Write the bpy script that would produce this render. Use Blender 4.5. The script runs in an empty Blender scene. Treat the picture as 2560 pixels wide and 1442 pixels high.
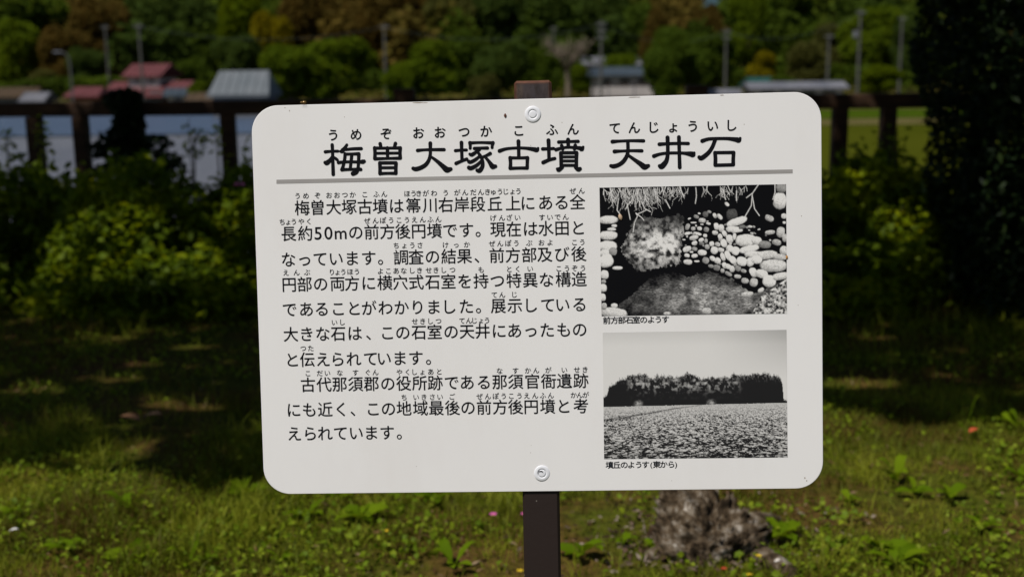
import bpy, math, random
import numpy as np
from mathutils import Vector, Matrix, Euler

# ------------------------------------------------------------ camera, sky, sun
SC = bpy.context.scene
COL = SC.collection
PITCH, ROLL, EYE = math.radians(10.9), 0.013, 1.5
FPX = 2900.0                       # focal length in pixels of a 2560 wide frame
FW = Vector((0, math.cos(PITCH), -math.sin(PITCH)))
R0 = Vector((1, 0, 0)); U0 = R0.cross(FW)
RT = R0 * math.cos(ROLL) - U0 * math.sin(ROLL)
UP = U0 * math.cos(ROLL) + R0 * math.sin(ROLL)
cd = bpy.data.cameras.new('camera'); cam = bpy.data.objects.new('camera', cd); COL.objects.link(cam)
m = Matrix((RT, UP, -FW)).transposed().to_4x4(); m.translation = (0, 0, EYE); cam.matrix_world = m
cd.sensor_width = 36; cd.lens = 36 * FPX / 2560; cd.clip_start = .05; cd.clip_end = 9000
cd.dof.use_dof = True; cd.dof.focus_distance = 1.845; cd.dof.aperture_fstop = 3.5; cd.dof.aperture_blades = 9
SC.camera = cam
SUN = Vector((-.35, -.40, .848)).normalized()      # towards the sun
W = bpy.data.worlds.new('World'); SC.world = W; W.use_nodes = True
nt = W.node_tree; bg = nt.nodes['Background']; sky = nt.nodes.new('ShaderNodeTexSky'); sky.sky_type = 'NISHITA'
sky.sun_disc = False; sky.sun_elevation = math.asin(SUN.z); sky.sun_rotation = math.atan2(SUN.x, SUN.y)
nt.links.new(sky.outputs[0], bg.inputs[0]); bg.inputs[1].default_value = .05
sl = bpy.data.lights.new('sun', 'SUN'); sl.energy = 4.2; sl.angle = math.radians(.5); sl.color = (1, .955, .89)
so = bpy.data.objects.new('sun', sl); COL.objects.link(so); so.rotation_euler = SUN.to_track_quat('Z', 'Y').to_euler()
so.location = SUN * 40
SC.view_settings.view_transform = 'Standard'; SC.view_settings.look = 'None'
SC.view_settings.gamma = 1; SC.view_settings.exposure = 0; SC.view_settings.use_curve_mapping = False

# ------------------------------------------------------------ what is written on the board (millimetres on the board)
BODY=[('梅曽大塚古墳は箒川右岸段丘上にある全',[-372.7,-347.8,-322.0,-296.9,-271.8,-247.1,-220.4,-194.2,-167.9,-142.4,-116.8,-91.3,-63.9,-35.0,-11.2,16.7,41.7,67.1],149.0),
('長約50mの前方後円墳です。現在は水田と',[-395.6,-369.3,-348.4,-331.6,-311.9,-287.5,-262.0,-237.0,-211.9,-186.5,-161.3,-136.3,-110.1,-91.6,-60.0,-34.9,-7.6,16.5,41.9,67.9],108.3),
('なっています。調査の結果、前方部及び後',[-397.3,-371.4,-346.5,-320.2,-294.1,-267.7,-249.0,-216.2,-191.8,-165.5,-139.5,-114.3,-94.5,-62.6,-37.1,-11.0,13.8,41.5,67.8],67.0),
('円部の両方に横穴式石室を持つ特異な構造',[-397.7,-372.7,-346.8,-319.5,-296.0,-268.9,-243.1,-218.0,-192.3,-166.6,-140.9,-114.9,-88.8,-62.8,-36.2,-10.1,15.9,42.3,67.7],26.9),
('であることがわかりました。展示している',[-398.3,-371.1,-346.4,-319.4,-293.3,-269.4,-243.3,-216.9,-191.4,-165.0,-139.3,-113.0,-93.8,-62.0,-35.8,-8.8,16.8,41.0,67.0],-13.3),
('大きな石は、この石室の天井にあったもの',[-397.7,-371.7,-345.5,-321.1,-293.2,-271.9,-241.1,-216.3,-190.7,-165.0,-138.6,-113.0,-88.0,-61.4,-36.7,-10.8,15.3,41.5,67.0],-53.4),
('と伝えられています。',[-396.2,-372.4,-346.4,-322.4,-296.7,-269.8,-247.2,-221.7,-196.1,-176.1],-94.7),
('古代那須郡の役所跡である那須官衙遺跡',[-372.4,-346.4,-321.0,-295.0,-269.7,-242.8,-217.2,-191.5,-166.2,-139.7,-114.6,-88.2,-62.5,-36.8,-10.2,15.7,41.3,67.5],-135.4),
('にも近く、この地域最後の前方後円墳と考',[-396.6,-371.8,-345.7,-320.3,-300.8,-267.6,-242.9,-217.7,-191.1,-165.3,-139.4,-114.3,-88.5,-62.8,-37.7,-12.7,13.6,39.9,66.7],-176.1),
('えられています。',[-396.9,-371.1,-346.9,-322.1,-296.1,-271.3,-246.0,-226.5],-214.9)]
READINGS=[[('うめぞおおつかこふん',[-379.5,-366.0,-347.3,-328.5,-315.7,-303.4,-290.5,-271.2,-252.6,-240.0],168.6),('ほうきがわうがんだんきゅうじょう',[-203.2,-193.3,-184.7,-173.4,-160.4,-141.9,-123.2,-110.6,-97.6,-85.5,-75.0,-65.7,-55.5,-45.7,-35.6,-26.3],168.3),('ぜん',[60.1,74.0],166.9)],
[('ちょうやく',[-405.8,-396.0,-387.0,-374.9,-362.7],127.6),('ぜんぽうこうえんふん',[-268.6,-255.1,-242.9,-230.3,-217.4,-205.0,-192.6,-179.5,-167.2,-154.4],126.7),('げんざい',[-66.6,-53.0,-40.9,-28.2],126.9),('すいでん',[10.6,23.3,35.3,48.0],126.2)],
[('ちょうさ',[-223.2,-210.1,-197.4,-184.9],86.2),('けっか',[-143.9,-127.0,-109.7],85.6),('ぜんぽうぶおよ',[-69.8,-56.7,-43.8,-31.2,-10.6,9.0,22.4],86.2),('こう',[61.4,73.5],85.7)],
[('えんぶ',[-402.2,-385.0,-368.2],46.3),('りょうほう',[-327.9,-318.9,-309.7,-298.3,-287.7],45.8),('よこあなしきせきしつ',[-249.6,-236.8,-224.3,-212.1,-198.2,-186.6,-172.1,-160.3,-147.5,-134.0],45.9),('もとくい',[-88.3,-43.1,-29.9,-9.7],45.2),('こうぞう',[35.7,48.4,60.7,73.8],44.6)],
[('てんじ',[-68.0,-55.2,-35.6],4.5)],
[('いし',[-326.1,-313.2],-34.9),('せきしつ',[-196.5,-183.8,-171.0,-158.5],-35.6),('てんじょう',[-120.6,-109.4,-100.4,-90.2,-80.6],-35.9)],
[('つた',[-378.3,-366.0],-76.0)],
[('こだいなすぐん',[-371.9,-352.5,-340.1,-320.0,-294.5,-274.6,-262.1],-116.6),('やくしょあと',[-223.6,-210.6,-198.8,-186.4,-172.8,-159.1],-117.0),('なすかんがいせき',[-62.1,-36.5,-16.6,-3.5,16.0,41.6,61.4,74.6],-117.4)],
[('ちいきさいご',[-217.2,-197.5,-184.8,-171.3,-158.8,-139.0],-157.8),('ぜんぽうこうえんふん',[-95.2,-81.8,-69.0,-56.6,-44.2,-31.3,-19.2,-5.9,6.4,19.1],-158.0),('かんが',[55.8,65.4,75.2],-158.0)]]
TITLE_READING=[('うめぞおおつかこふんてんじょういし',[-319.3,-282.5,-234.5,-182.4,-148.1,-110.3,-75.0,-23.4,29.0,62.3,127.7,158.4,189.3,219.2,249.7,281.1,310.9],263.6)]
CAPTIONS=[('前方部石室のようす',[110.4,122.5,134.3,146.0,157.2,168.8,180.6,191.9,203.4],-39.3),('墳丘のようす(東から)',[111.0,122.5,134.5,145.7,157.5,168.7,177.8,186.4,197.8,209.7,217.1],-271.7)]
TITLE=[('梅',[[(-332.5,237.8,2.85),(-322.9,238.4,2.3),(-312.4,238.4,2.46)],[(-321.2,248.6,2.85),(-320.9,238.3,2.63),(-321.0,224.7,2.74),(-320.9,201.8,3.01)],[(-322.0,229.6,2.3),(-325.5,224.3,3.29),(-330.6,220.3,4.11),(-333.3,220.9,3.01)],[(-318.2,228.5,2.08),(-315.5,226.2,2.52),(-313.6,224.5,2.46)],[(-297.7,248.1,2.3),(-301.2,243.3,2.74),(-305.7,238.5,3.72),(-308.0,238.0,2.46)],[(-300.2,240.6,2.3),(-288.6,241.6,2.52),(-274.8,241.6,2.74)],[(-300.9,234.0,2.74),(-301.7,227.0,2.63),(-304.2,216.1,2.63),(-306.9,208.8,2.85)],[(-300.9,233.5,2.46),(-289.9,233.5,2.3),(-278.9,233.5,2.85)],[(-278.9,233.5,2.85),(-279.8,221.0,2.63),(-280.9,211.2,2.63),(-283.6,204.8,3.4),(-289.2,202.4,3.72)],[(-290.2,232.7,2.63),(-292.6,215.9,2.52),(-293.6,209.9,2.41)],[(-312.1,220.4,2.74),(-303.0,221.2,2.3),(-291.9,221.2,2.3),(-279.8,220.7,2.41),(-273.2,220.9,3.56),(-270.7,221.6,2.85)],[(-306.9,209.1,2.85),(-297.8,209.2,2.3),(-286.8,209.2,2.41),(-276.6,208.8,2.85)]]),('曽',[[(-244.3,248.5,3.01),(-243.4,243.6,2.63)],[(-219.9,248.4,3.01),(-221.4,243.6,2.63)],[(-253.3,242.2,3.01),(-253.0,234.0,2.85),(-253.5,225.3,3.01)],[(-212.4,241.2,3.01),(-213.1,233.1,2.85),(-212.8,225.2,3.01)],[(-253.3,241.9,2.74),(-233.0,241.4,2.3),(-212.4,241.2,2.74)],[(-253.5,225.0,2.85),(-233.4,225.1,2.3),(-212.8,225.0,2.74)],[(-253.0,233.7,2.3),(-213.1,233.2,2.3)],[(-233.0,241.7,2.85),(-233.1,225.4,2.52)],[(-245.7,218.3,3.01),(-245.7,209.3,2.85),(-245.9,201.4,3.01)],[(-219.9,217.7,3.01),(-220.4,208.8,2.85),(-220.6,201.4,3.01)],[(-245.7,218.4,2.63),(-219.9,218.0,2.63)],[(-245.7,210.7,2.3),(-220.4,210.3,2.3)],[(-245.9,201.6,2.63),(-233.2,201.7,2.3),(-220.6,201.4,2.63)]]),('大',[[(-184.8,236.5,3.01),(-175.4,237.2,2.36),(-164.5,237.3,2.52),(-142.6,236.8,2.85)],[(-164.3,247.4,3.18),(-164.5,237.4,2.74),(-165.0,228.7,2.74),(-167.7,220.1,3.01),(-173.3,213.1,3.4),(-181.7,208.7,3.62),(-188.8,207.2,3.62),(-192.7,208.4,3.01)],[(-162.6,225.4,2.19),(-154.0,218.7,3.01),(-146.0,211.4,3.83),(-140.1,205.8,4.82),(-137.3,205.0,4.66),(-132.9,205.9,3.29)]]),('塚',[[(-124.6,234.8,2.74),(-114.7,235.4,2.41),(-107.1,235.4,2.52)],[(-114.7,247.3,3.12),(-114.7,236.2,2.74),(-114.5,219.9,2.74)],[(-124.0,214.7,3.07),(-115.1,218.3,2.63),(-106.9,221.1,2.74)],[(-101.3,246.7,3.01),(-100.9,241.3,2.46),(-101.1,238.0,2.52)],[(-101.3,246.4,2.63),(-85.0,246.7,2.19),(-64.8,245.6,2.74)],[(-64.8,245.8,3.01),(-66.0,241.5,2.46),(-66.3,238.3,2.46)],[(-94.5,237.6,2.74),(-85.2,237.9,2.41),(-73.7,237.8,2.74)],[(-86.3,235.5,2.3),(-91.9,231.9,2.63),(-98.5,227.9,3.18),(-101.8,228.8,2.46)],[(-90.2,232.9,2.19),(-84.4,224.6,2.74),(-81.8,215.9,2.85),(-82.6,208.3,3.18),(-87.1,202.5,3.72),(-90.9,203.1,2.85)],[(-86.5,225.2,2.19),(-93.2,220.0,2.74),(-101.0,216.3,2.85),(-103.7,217.2,3.01)],[(-83.4,218.1,2.3),(-91.2,211.2,2.85),(-100.1,206.8,3.4),(-103.9,207.7,3.29)],[(-69.5,229.2,2.85),(-75.6,226.1,2.3),(-82.8,223.5,2.19)],[(-77.3,223.4,2.19),(-72.0,216.8,2.85),(-67.2,209.6,4.11),(-65.1,208.5,4.11),(-61.5,208.9,2.85)]]),('古',[[(-54.5,232.7,3.32),(-43.4,235.8,2.58),(-25.7,236.7,2.41),(-12.1,235.9,2.63),(-0.7,234.0,3.55),(4.4,233.0,4.01),(6.4,235.5,2.18)],[(-24.4,247.2,3.26),(-24.3,236.2,2.86),(-24.3,222.6,2.86)],[(-38.0,221.5,3.15),(-37.6,213.0,2.86),(-38.2,205.1,3.15)],[(-10.7,220.9,3.15),(-11.1,212.7,2.75),(-11.5,204.8,2.98)],[(-38.0,221.5,2.58),(-24.3,221.1,2.41),(-10.6,221.1,2.58)],[(-38.2,204.9,2.75),(-24.6,205.1,2.52),(-11.5,204.8,2.75)]]),('墳',[[(13.8,234.2,2.98),(23.1,234.2,2.52),(31.1,234.5,2.63)],[(23.1,247.5,3.32),(23.4,235.1,2.98),(23.4,218.7,2.86)],[(14.2,213.0,3.32),(23.4,216.7,2.86),(32.5,218.8,2.75)],[(39.2,244.4,2.86),(54.0,244.8,2.29),(69.8,244.8,2.75)],[(54.0,247.9,3.26),(54.1,236.1,2.75)],[(34.7,232.6,2.98),(43.6,234.9,2.41),(53.8,236.0,2.29),(64.6,235.2,2.52),(73.0,233.9,3.44),(75.3,232.7,3.89),(77.6,235.8,2.18)],[(43.8,238.6,2.98),(45.2,232.9,2.58)],[(65.2,238.7,2.98),(63.7,232.7,2.58)],[(42.3,227.3,3.15),(42.4,217.7,2.98),(42.5,206.9,2.98)],[(67.0,227.0,3.15),(66.5,217.1,2.86),(66.3,206.4,2.86)],[(42.3,227.6,2.58),(67.0,227.2,2.58)],[(42.8,221.2,2.18),(66.6,220.7,2.18)],[(42.6,214.9,2.18),(66.5,214.3,2.18)],[(42.5,208.0,2.29),(66.3,207.4,2.29)],[(44.2,205.2,2.75),(38.4,201.1,3.55),(36.4,202.3,2.58)],[(64.6,204.7,2.75),(69.1,201.0,3.55),(72.2,202.0,2.86)]]),('天',[[(123.8,243.0,3.29),(134.9,243.6,2.41),(153.8,243.8,2.41),(172.6,243.1,2.85)],[(126.8,227.6,3.29),(137.4,228.0,2.36),(153.6,228.2,2.41),(169.7,227.6,2.85)],[(147.9,242.7,2.85),(147.9,228.7,2.85),(145.9,220.1,3.18),(140.3,211.6,3.4),(132.7,206.4,3.4),(125.1,204.4,3.62),(120.8,205.3,2.85)],[(149.1,220.6,2.46),(158.7,213.4,3.01),(167.3,207.2,3.94),(172.6,202.8,4.66),(175.3,202.5,4.38),(179.6,204.0,3.01)]]),('井',[[(197.3,237.2,3.11),(210.2,237.7,2.61),(228.5,237.8,2.61),(242.5,237.3,2.8)],[(188.5,218.9,3.24),(197.7,221.7,2.61),(210.0,223.1,2.49),(228.3,222.9,2.49),(237.5,222.1,2.8),(246.6,220.7,4.36),(249.7,220.0,4.48),(251.5,222.4,2.37)],[(210.2,247.5,3.3),(210.4,231.9,2.99),(209.9,219.7,3.11),(208.0,211.2,3.61),(203.6,205.2,4.36),(199.9,202.2,4.36),(197.5,203.2,3.24)],[(228.0,247.7,3.11),(228.3,222.3,2.86),(228.7,200.3,3.11)]]),('石',[[(264.5,240.7,3.36),(274.3,243.5,2.8),(289.5,243.9,2.61),(304.8,243.4,2.8),(316.9,241.6,3.86),(321.2,240.8,4.48),(323.6,243.6,2.24)],[(284.4,241.8,3.11),(280.3,231.5,3.11),(274.7,223.1,3.36),(267.9,217.1,3.73),(262.4,213.9,3.86),(259.4,215.5,3.11)],[(284.1,221.9,3.11),(284.7,212.5,3.11),(284.3,202.7,3.11)],[(313.1,221.6,2.99),(312.4,211.8,2.99),(312.3,202.7,3.11)],[(284.1,222.1,2.61),(313.1,221.7,2.74)],[(284.3,202.4,2.74),(312.3,202.5,2.74)]])]
BAR=[(-412.6,195.4),(404.8,193.2),(404.7,187.2),(-412.8,189.1)]
PRINT_A=[(102.2,171.3),(394.3,170.3),(394.6,-33.0),(102.4,-32.1)]
PRINT_B=[(103.5,-58.3),(393.5,-58.7),(394.0,-262.4),(102.6,-261.7)]

# ------------------------------------------------------------ helpers
rng = np.random.default_rng(7)
random.seed(7)

def mesh(name, v, f, mats=(), smooth=False, tint=None, col=None):
    me = bpy.data.meshes.new(name)
    v = np.asarray(v, dtype=np.float32).reshape(-1, 3)
    if isinstance(f, np.ndarray):
        k = f.shape[1]; nf = len(f)
        me.vertices.add(len(v)); me.vertices.foreach_set('co', v.ravel())
        me.loops.add(nf * k); me.loops.foreach_set('vertex_index', f.ravel().astype(np.int32))
        me.polygons.add(nf); me.polygons.foreach_set('loop_start', np.arange(0, nf * k, k, dtype=np.int32))
        me.update(calc_edges=True)
    else:
        me.from_pydata([tuple(map(float, q)) for q in v], [], f); me.update()
    if smooth: me.polygons.foreach_set('use_smooth', [True] * len(me.polygons))
    if tint is not None:
        a = me.attributes.new('tint', 'FLOAT', 'POINT'); a.data.foreach_set('value', np.asarray(tint, dtype=np.float32))
    if col is not None:
        a = me.attributes.new('ink', 'FLOAT', 'POINT'); a.data.foreach_set('value', np.asarray(col, dtype=np.float32))
    for q in mats: me.materials.append(q)
    return me

def obj(name, me, parent=None, loc=None, rot=None, label=None, cat=None, group=None, kind=None):
    o = bpy.data.objects.new(name, me); COL.objects.link(o)
    if parent: o.parent = parent
    if loc is not None: o.location = loc
    if rot is not None: o.rotation_euler = rot
    if label: o['label'] = label
    if cat: o['category'] = cat
    if group: o['group'] = group
    if kind: o['kind'] = kind
    return o

def thing(name, label, cat, loc=(0, 0, 0), rot=(0, 0, 0), group=None):
    return obj(name, None, None, loc, rot, label, cat, group)

class Geo:
    def __init__(s): s.v = []; s.f = []
    def add(s, v, f):
        b = len(s.v); s.v += [tuple(q) for q in v]; s.f += [tuple(i + b for i in q) for q in f]; return s
    def box(s, x0, x1, y0, y1, z0, z1, bev=0):
        if bev <= 0:
            v = [(x, y, z) for z in (z0, z1) for y in (y0, y1) for x in (x0, x1)]
            return s.add(v, [(0, 2, 3, 1), (4, 5, 7, 6), (0, 1, 5, 4), (2, 6, 7, 3), (0, 4, 6, 2), (1, 3, 7, 5)])
        b = bev; v = []
        for z, i in ((z0, b), (z0 + b, 0), (z1 - b, 0), (z1, b)):
            for x, y in ((x0, y0), (x1, y0), (x1, y1), (x0, y1)):
                sx = 1 if x == x0 else -1; sy = 1 if y == y0 else -1
                v += [(x + sx * max(i, b), y + sy * i, z), (x + sx * i, y + sy * max(i, b), z)]
        # order the ring of eight
        o = [1, 0, 2, 3, 5, 4, 6, 7]; o = [0, 2, 3, 5, 4, 6, 7, 1]
        ring = [0, 2, 3, 5, 4, 6, 7, 1]
        f = []
        for k in range(3):
            for a in range(8):
                p, q = ring[a] + 8 * k, ring[(a + 1) % 8] + 8 * k
                f.append((p, q, q + 8, p + 8))
        f.append(tuple(ring[::-1])); f.append(tuple(r + 24 for r in ring))
        return s.add(v, f)
    def tube(s, pts, rad, n=8, cap=True):
        pts = [Vector(p) for p in pts]; rad = rad if isinstance(rad, (list, tuple)) else [rad] * len(pts)
        v = []; up = Vector((.13, .21, .97))
        for i, p in enumerate(pts):
            d = (pts[min(i + 1, len(pts) - 1)] - pts[max(i - 1, 0)]).normalized()
            if abs(d.dot(up)) > .95: up = Vector((.97, .1, .2))
            a = d.cross(up).normalized(); b = d.cross(a)
            for k in range(n):
                t = 2 * math.pi * k / n; v.append(p + (a * math.cos(t) + b * math.sin(t)) * rad[i])
        f = [(i * n + k, i * n + (k + 1) % n, (i + 1) * n + (k + 1) % n, (i + 1) * n + k) for i in range(len(pts) - 1) for k in range(n)]
        if cap: f += [tuple(range(n))[::-1], tuple(range((len(pts) - 1) * n, len(pts) * n))]
        return s.add(v, f)
    def lathe(s, prof, n=24, c=(0, 0, 0)):
        v = []; f = []
        for r, z in prof:
            for k in range(n):
                t = 2 * math.pi * k / n; v.append((c[0] + r * math.cos(t), c[1] + r * math.sin(t), c[2] + z))
        for i in range(len(prof) - 1):
            for k in range(n): f.append((i * n + k, i * n + (k + 1) % n, (i + 1) * n + (k + 1) % n, (i + 1) * n + k))
        f.append(tuple(range((len(prof) - 1) * n, len(prof) * n)))
        return s.add(v, f)
    def make(s, name, mat, parent=None, smooth=False, **k):
        return obj(name, mesh(name, s.v, s.f, [mat] if not isinstance(mat, (list, tuple)) else mat, smooth), parent, **k)

def ray(px, py): return (FW + RT * ((px - 1280) / FPX) - UP * ((py - 721) / FPX))
def at(px, py, Y):                       # the world point seen at a photo pixel, Y metres in front
    d = ray(px, py); return Vector((0, 0, EYE)) + d * (Y / d.y)
def on_ground(px, py, z=0):
    d = ray(px, py); return Vector((0, 0, EYE)) + d * ((z - EYE) / d.z)

# ------------------------------------------------------------ materials
def nodes(name):
    m = bpy.data.materials.new(name); m.use_nodes = True
    t = m.node_tree; return m, t, t.nodes['Principled BSDF']
def N(t, k, **kw):
    n = t.nodes.new(k)
    for a, b in kw.items():
        if a.startswith('i_'): n.inputs[a[2:]].default_value = b
        else: setattr(n, a, b)
    return n
def ramp(t, fac, stops, interp='LINEAR'):
    r = t.nodes.new('ShaderNodeValToRGB'); e = r.color_ramp.elements; r.color_ramp.interpolation = interp
    while len(e) < len(stops): e.new(.5)
    for q, (p, c) in zip(e, stops): q.position = p; q.color = (*c, 1) if len(c) == 3 else c
    t.links.new(fac, r.inputs[0]); return r.outputs[0]
def noise(t, scale, detail=4, rough=.55, coord='Object', vec=(1, 1, 1), dist=0):
    tc = N(t, 'ShaderNodeTexCoord'); mp = N(t, 'ShaderNodeMapping'); mp.inputs['Scale'].default_value = vec
    t.links.new(tc.outputs[coord], mp.inputs[0])
    n = N(t, 'ShaderNodeTexNoise'); n.inputs['Scale'].default_value = scale; n.inputs['Detail'].default_value = detail
    n.inputs['Roughness'].default_value = rough; n.inputs['Distortion'].default_value = dist
    t.links.new(mp.outputs[0], n.inputs[0]); return n.outputs[0]
def bump(t, b, h, strength=.5, dist=.01):
    n = N(t, 'ShaderNodeBump'); n.inputs['Strength'].default_value = strength; n.inputs['Distance'].default_value = dist
    t.links.new(h, n.inputs['Height']); t.links.new(n.outputs[0], b.inputs['Normal'])
def surf(name, stops, scale=5, rough=.8, bstr=.3, bdist=.01, detail=5, vec=(1, 1, 1), spec=.3, coord='Object'):
    m, t, b = nodes(name); n = noise(t, scale, detail, coord=coord, vec=vec)
    t.links.new(ramp(t, n, stops), b.inputs['Base Color']); b.inputs['Roughness'].default_value = rough
    b.inputs['Specular IOR Level'].default_value = spec
    if bstr: bump(t, b, noise(t, scale * 4, 5, coord=coord, vec=vec), bstr, bdist)
    return m
def leafmat(name, lo, mid, hi, trans=.35, rough=.6, spec=.16):
    m, t, b = nodes(name); a = N(t, 'ShaderNodeAttribute', attribute_name='tint')
    c = ramp(t, a.outputs['Fac'], [(0, lo), (.5, mid), (1, hi)])
    t.links.new(c, b.inputs['Base Color']); b.inputs['Roughness'].default_value = rough; b.inputs['Specular IOR Level'].default_value = spec
    tr = N(t, 'ShaderNodeBsdfTranslucent'); hs = N(t, 'ShaderNodeHueSaturation'); hs.inputs['Value'].default_value = 1.5; hs.inputs['Hue'].default_value = .485
    t.links.new(c, hs.inputs['Color']); t.links.new(hs.outputs[0], tr.inputs[0])
    mx = N(t, 'ShaderNodeMixShader'); mx.inputs[0].default_value = trans
    t.links.new(b.outputs[0], mx.inputs[1]); t.links.new(tr.outputs[0], mx.inputs[2])
    t.links.new(mx.outputs[0], t.nodes['Material Output'].inputs[0]); return m
def plain(name, c, rough=.6, metal=0, spec=.4):
    m, t, b = nodes(name); n = noise(t, 9, 3)
    t.links.new(ramp(t, n, [(.2, tuple(q * .88 for q in c)), (.8, tuple(min(1, q * 1.1) for q in c))]), b.inputs['Base Color'])
    b.inputs['Roughness'].default_value = rough; b.inputs['Metallic'].default_value = metal; b.inputs['Specular IOR Level'].default_value = spec; return m

M_HEDGE = leafmat('hedge_leaf', (.035, .062, .002), (.11, .165, .002), (.25, .29, .003), .42)  # one leaf colour for all hedge shrubs and shoots
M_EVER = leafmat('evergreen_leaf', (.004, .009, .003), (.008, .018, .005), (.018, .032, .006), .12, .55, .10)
M_OAK = leafmat('shade_tree_leaf', (.02, .05, .01), (.04, .08, .015), (.06, .1, .02), .04)
M_GRASS = leafmat('grass_blade', (.105, .066, .014), (.105, .140, .006), (.25, .27, .020), .35)
M_CLOVER = leafmat('clover_leaf', (.075, .125, .005), (.125, .19, .006), (.22, .27, .014), .3)
M_WEED = leafmat('weed_leaf', (.065, .115, .002), (.10, .165, .003), (.16, .225, .006), .35, .75, .05)
M_BARK = surf('bark', [(.2, (.03, .022, .016)), (.8, (.10, .075, .055))], 8, .9, .6, .03, vec=(3, 3, .6))
M_TWIG = plain('twig', (.05, .04, .025), .85)

# ------------------------------------------------------------ vegetation geometry
def unit(n, r=rng):
    d = r.normal(size=(n, 3)); return d / np.linalg.norm(d, axis=1, keepdims=True)
def leaf_mesh(pos, size, aspect=.5, up=0.0, tint=None, fold=.15, r=rng, droop=0.0):
    """one folded four point leaf (two faces) per position"""
    n = len(pos); size = np.broadcast_to(size, (n,))
    d = unit(n, r); d[:, 2] = d[:, 2] * (1 - abs(up)) - droop; d /= np.linalg.norm(d, axis=1, keepdims=True)
    q = unit(n, r) * (1 - up * .6); q[:, 2] += up
    s = np.cross(d, q); s /= np.linalg.norm(s, axis=1, keepdims=True) + 1e-9; nn = np.cross(s, d)
    L = size[:, None]; w = L * aspect * .5
    a = pos - d * L * .5; c = pos + d * L * .5
    b = pos + s * w + nn * w * fold * 2 - d * L * .05; e = pos - s * w + nn * w * fold * 2 - d * L * .05
    v = np.stack([a, b, c, e], 1).reshape(-1, 3)
    i = np.arange(n)[:, None] * 4
    f = np.concatenate([i + [[0, 1, 2]], i + [[0, 2, 3]]], 0)
    if tint is None: tint = r.random(n)
    return v, f, np.repeat(tint, 4)
def blades(x, y, z, h, w, r=rng, lean=.5, tint=None):
    n = len(x); a = r.random(n) * 6.2832; l = (r.random(n) ** 1.3) * lean * h * 1.6; la = r.random(n) * 6.2832
    dx, dy = np.cos(a) * w / 2, np.sin(a) * w / 2; lx, ly = np.cos(la) * l, np.sin(la) * l
    v = np.stack([np.stack([x - dx, y - dy, z], 1), np.stack([x + dx, y + dy, z], 1),
                  np.stack([x + lx * .35 + dx * .8, y + ly * .35 + dy * .8, z + h * .6], 1), np.stack([x + lx * .35 - dx * .8, y + ly * .35 - dy * .8, z + h * .6], 1),
                  np.stack([x + lx, y + ly, z + h * .93], 1)], 1).reshape(-1, 3)
    i = np.arange(n)[:, None] * 5
    f = np.concatenate([i + [[0, 1, 2]], i + [[0, 2, 3]], i + [[3, 2, 4]]], 0)
    return v, f, np.repeat(r.random(n) if tint is None else tint, 5)
def vnoise(x, y, s, seed=0):                      # smooth value noise, 0..1
    r = np.random.default_rng(seed); g = r.random((64, 64))
    X = x * s + 17.3; Y = y * s + 5.7; xi = np.floor(X).astype(int); yi = np.floor(Y).astype(int)
    fx = X - xi; fy = Y - yi; fx = fx * fx * (3 - 2 * fx); fy = fy * fy * (3 - 2 * fy)
    G = lambda a, b: g[a % 64, b % 64]
    return (G(xi, yi) * (1 - fx) + G(xi + 1, yi) * fx) * (1 - fy) + (G(xi, yi + 1) * (1 - fx) + G(xi + 1, yi + 1) * fx) * fy
def fbm(x, y, s, seed=0, o=4):
    t = 0; a = .5; k = 0
    for i in range(o): t = t + a * vnoise(x, y, s * 2 ** i, seed + i); k += a; a *= .5
    return t / k

# ------------------------------------------------------------ terrain: one sheet, a terrace, the valley floor, the wooded slope
PLAIN = -3.5
def hill_top(x, y):
    """height of the slope above the valley floor"""
    a = x / np.maximum(y, 1)
    ridge = 36 + 4 * np.sin(a * 9 + 1) + 2 * np.sin(a * 23) - 29 * np.exp(-((a - .170) / .024) ** 2) - 27 * np.exp(-((a - .335) / .018) ** 2) - 26 * np.exp(-((a + .455) / .028) ** 2)
    t = np.clip((y - 215) / 190, 0, 1); return ridge * t * t * (3 - 2 * t)
def terrain_z(x, y):
    t = np.clip((y - 9.3) / 6.5, 0, 1); z = PLAIN * t * t * (3 - 2 * t)
    z = z + .02 * (fbm(x, y, .8, 3) - .5) * (y < 12)
    return z + np.where(y > 200, hill_top(x, y), 0)
ys = np.concatenate([np.linspace(-30, 2, 17), np.linspace(2.3, 16, 60), np.geomspace(17, 200, 40), np.linspace(206, 430, 46), np.geomspace(450, 4200, 22)])
us = np.linspace(-1, 1, 121)
Yg, Ug = np.meshgrid(ys, us, indexing='ij'); Xg = Ug * (30 + np.maximum(Yg, 0) * 1.1)
Zg = terrain_z(Xg, Yg); Zg = np.where(Yg > 430, terrain_z(Xg, np.full_like(Yg, 430.0)) - (Yg - 430) * .05, Zg); Zg = np.maximum(Zg, PLAIN)
nr, nc = Yg.shape; ii = (np.arange(nr - 1)[:, None] * nc + np.arange(nc - 1)[None]).ravel()
gm, t, b = nodes('turf_and_moss')
n1 = noise(t, 1.6, 6, .6); n2 = noise(t, 22, 5, .6)
c1 = ramp(t, n1, [(.3, (.11, .055, .020)), (.45, (.085, .058, .011)), (.56, (.062, .074, .005)), (.75, (.085, .072, .008))])
c2 = ramp(t, n2, [(.3, (.45, .45, .45)), (.7, (1.35, 1.35, 1.35))])
mx = N(t, 'ShaderNodeMix', data_type='RGBA', blend_type='MULTIPLY'); mx.inputs[0].default_value = 1
t.links.new(c1, mx.inputs[6]); t.links.new(c2, mx.inputs[7]); t.links.new(mx.outputs[2], b.inputs['Base Color'])
b.inputs['Roughness'].default_value = .95; b.inputs['Specular IOR Level'].default_value = .1; bump(t, b, n2, .8, .03)
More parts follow.
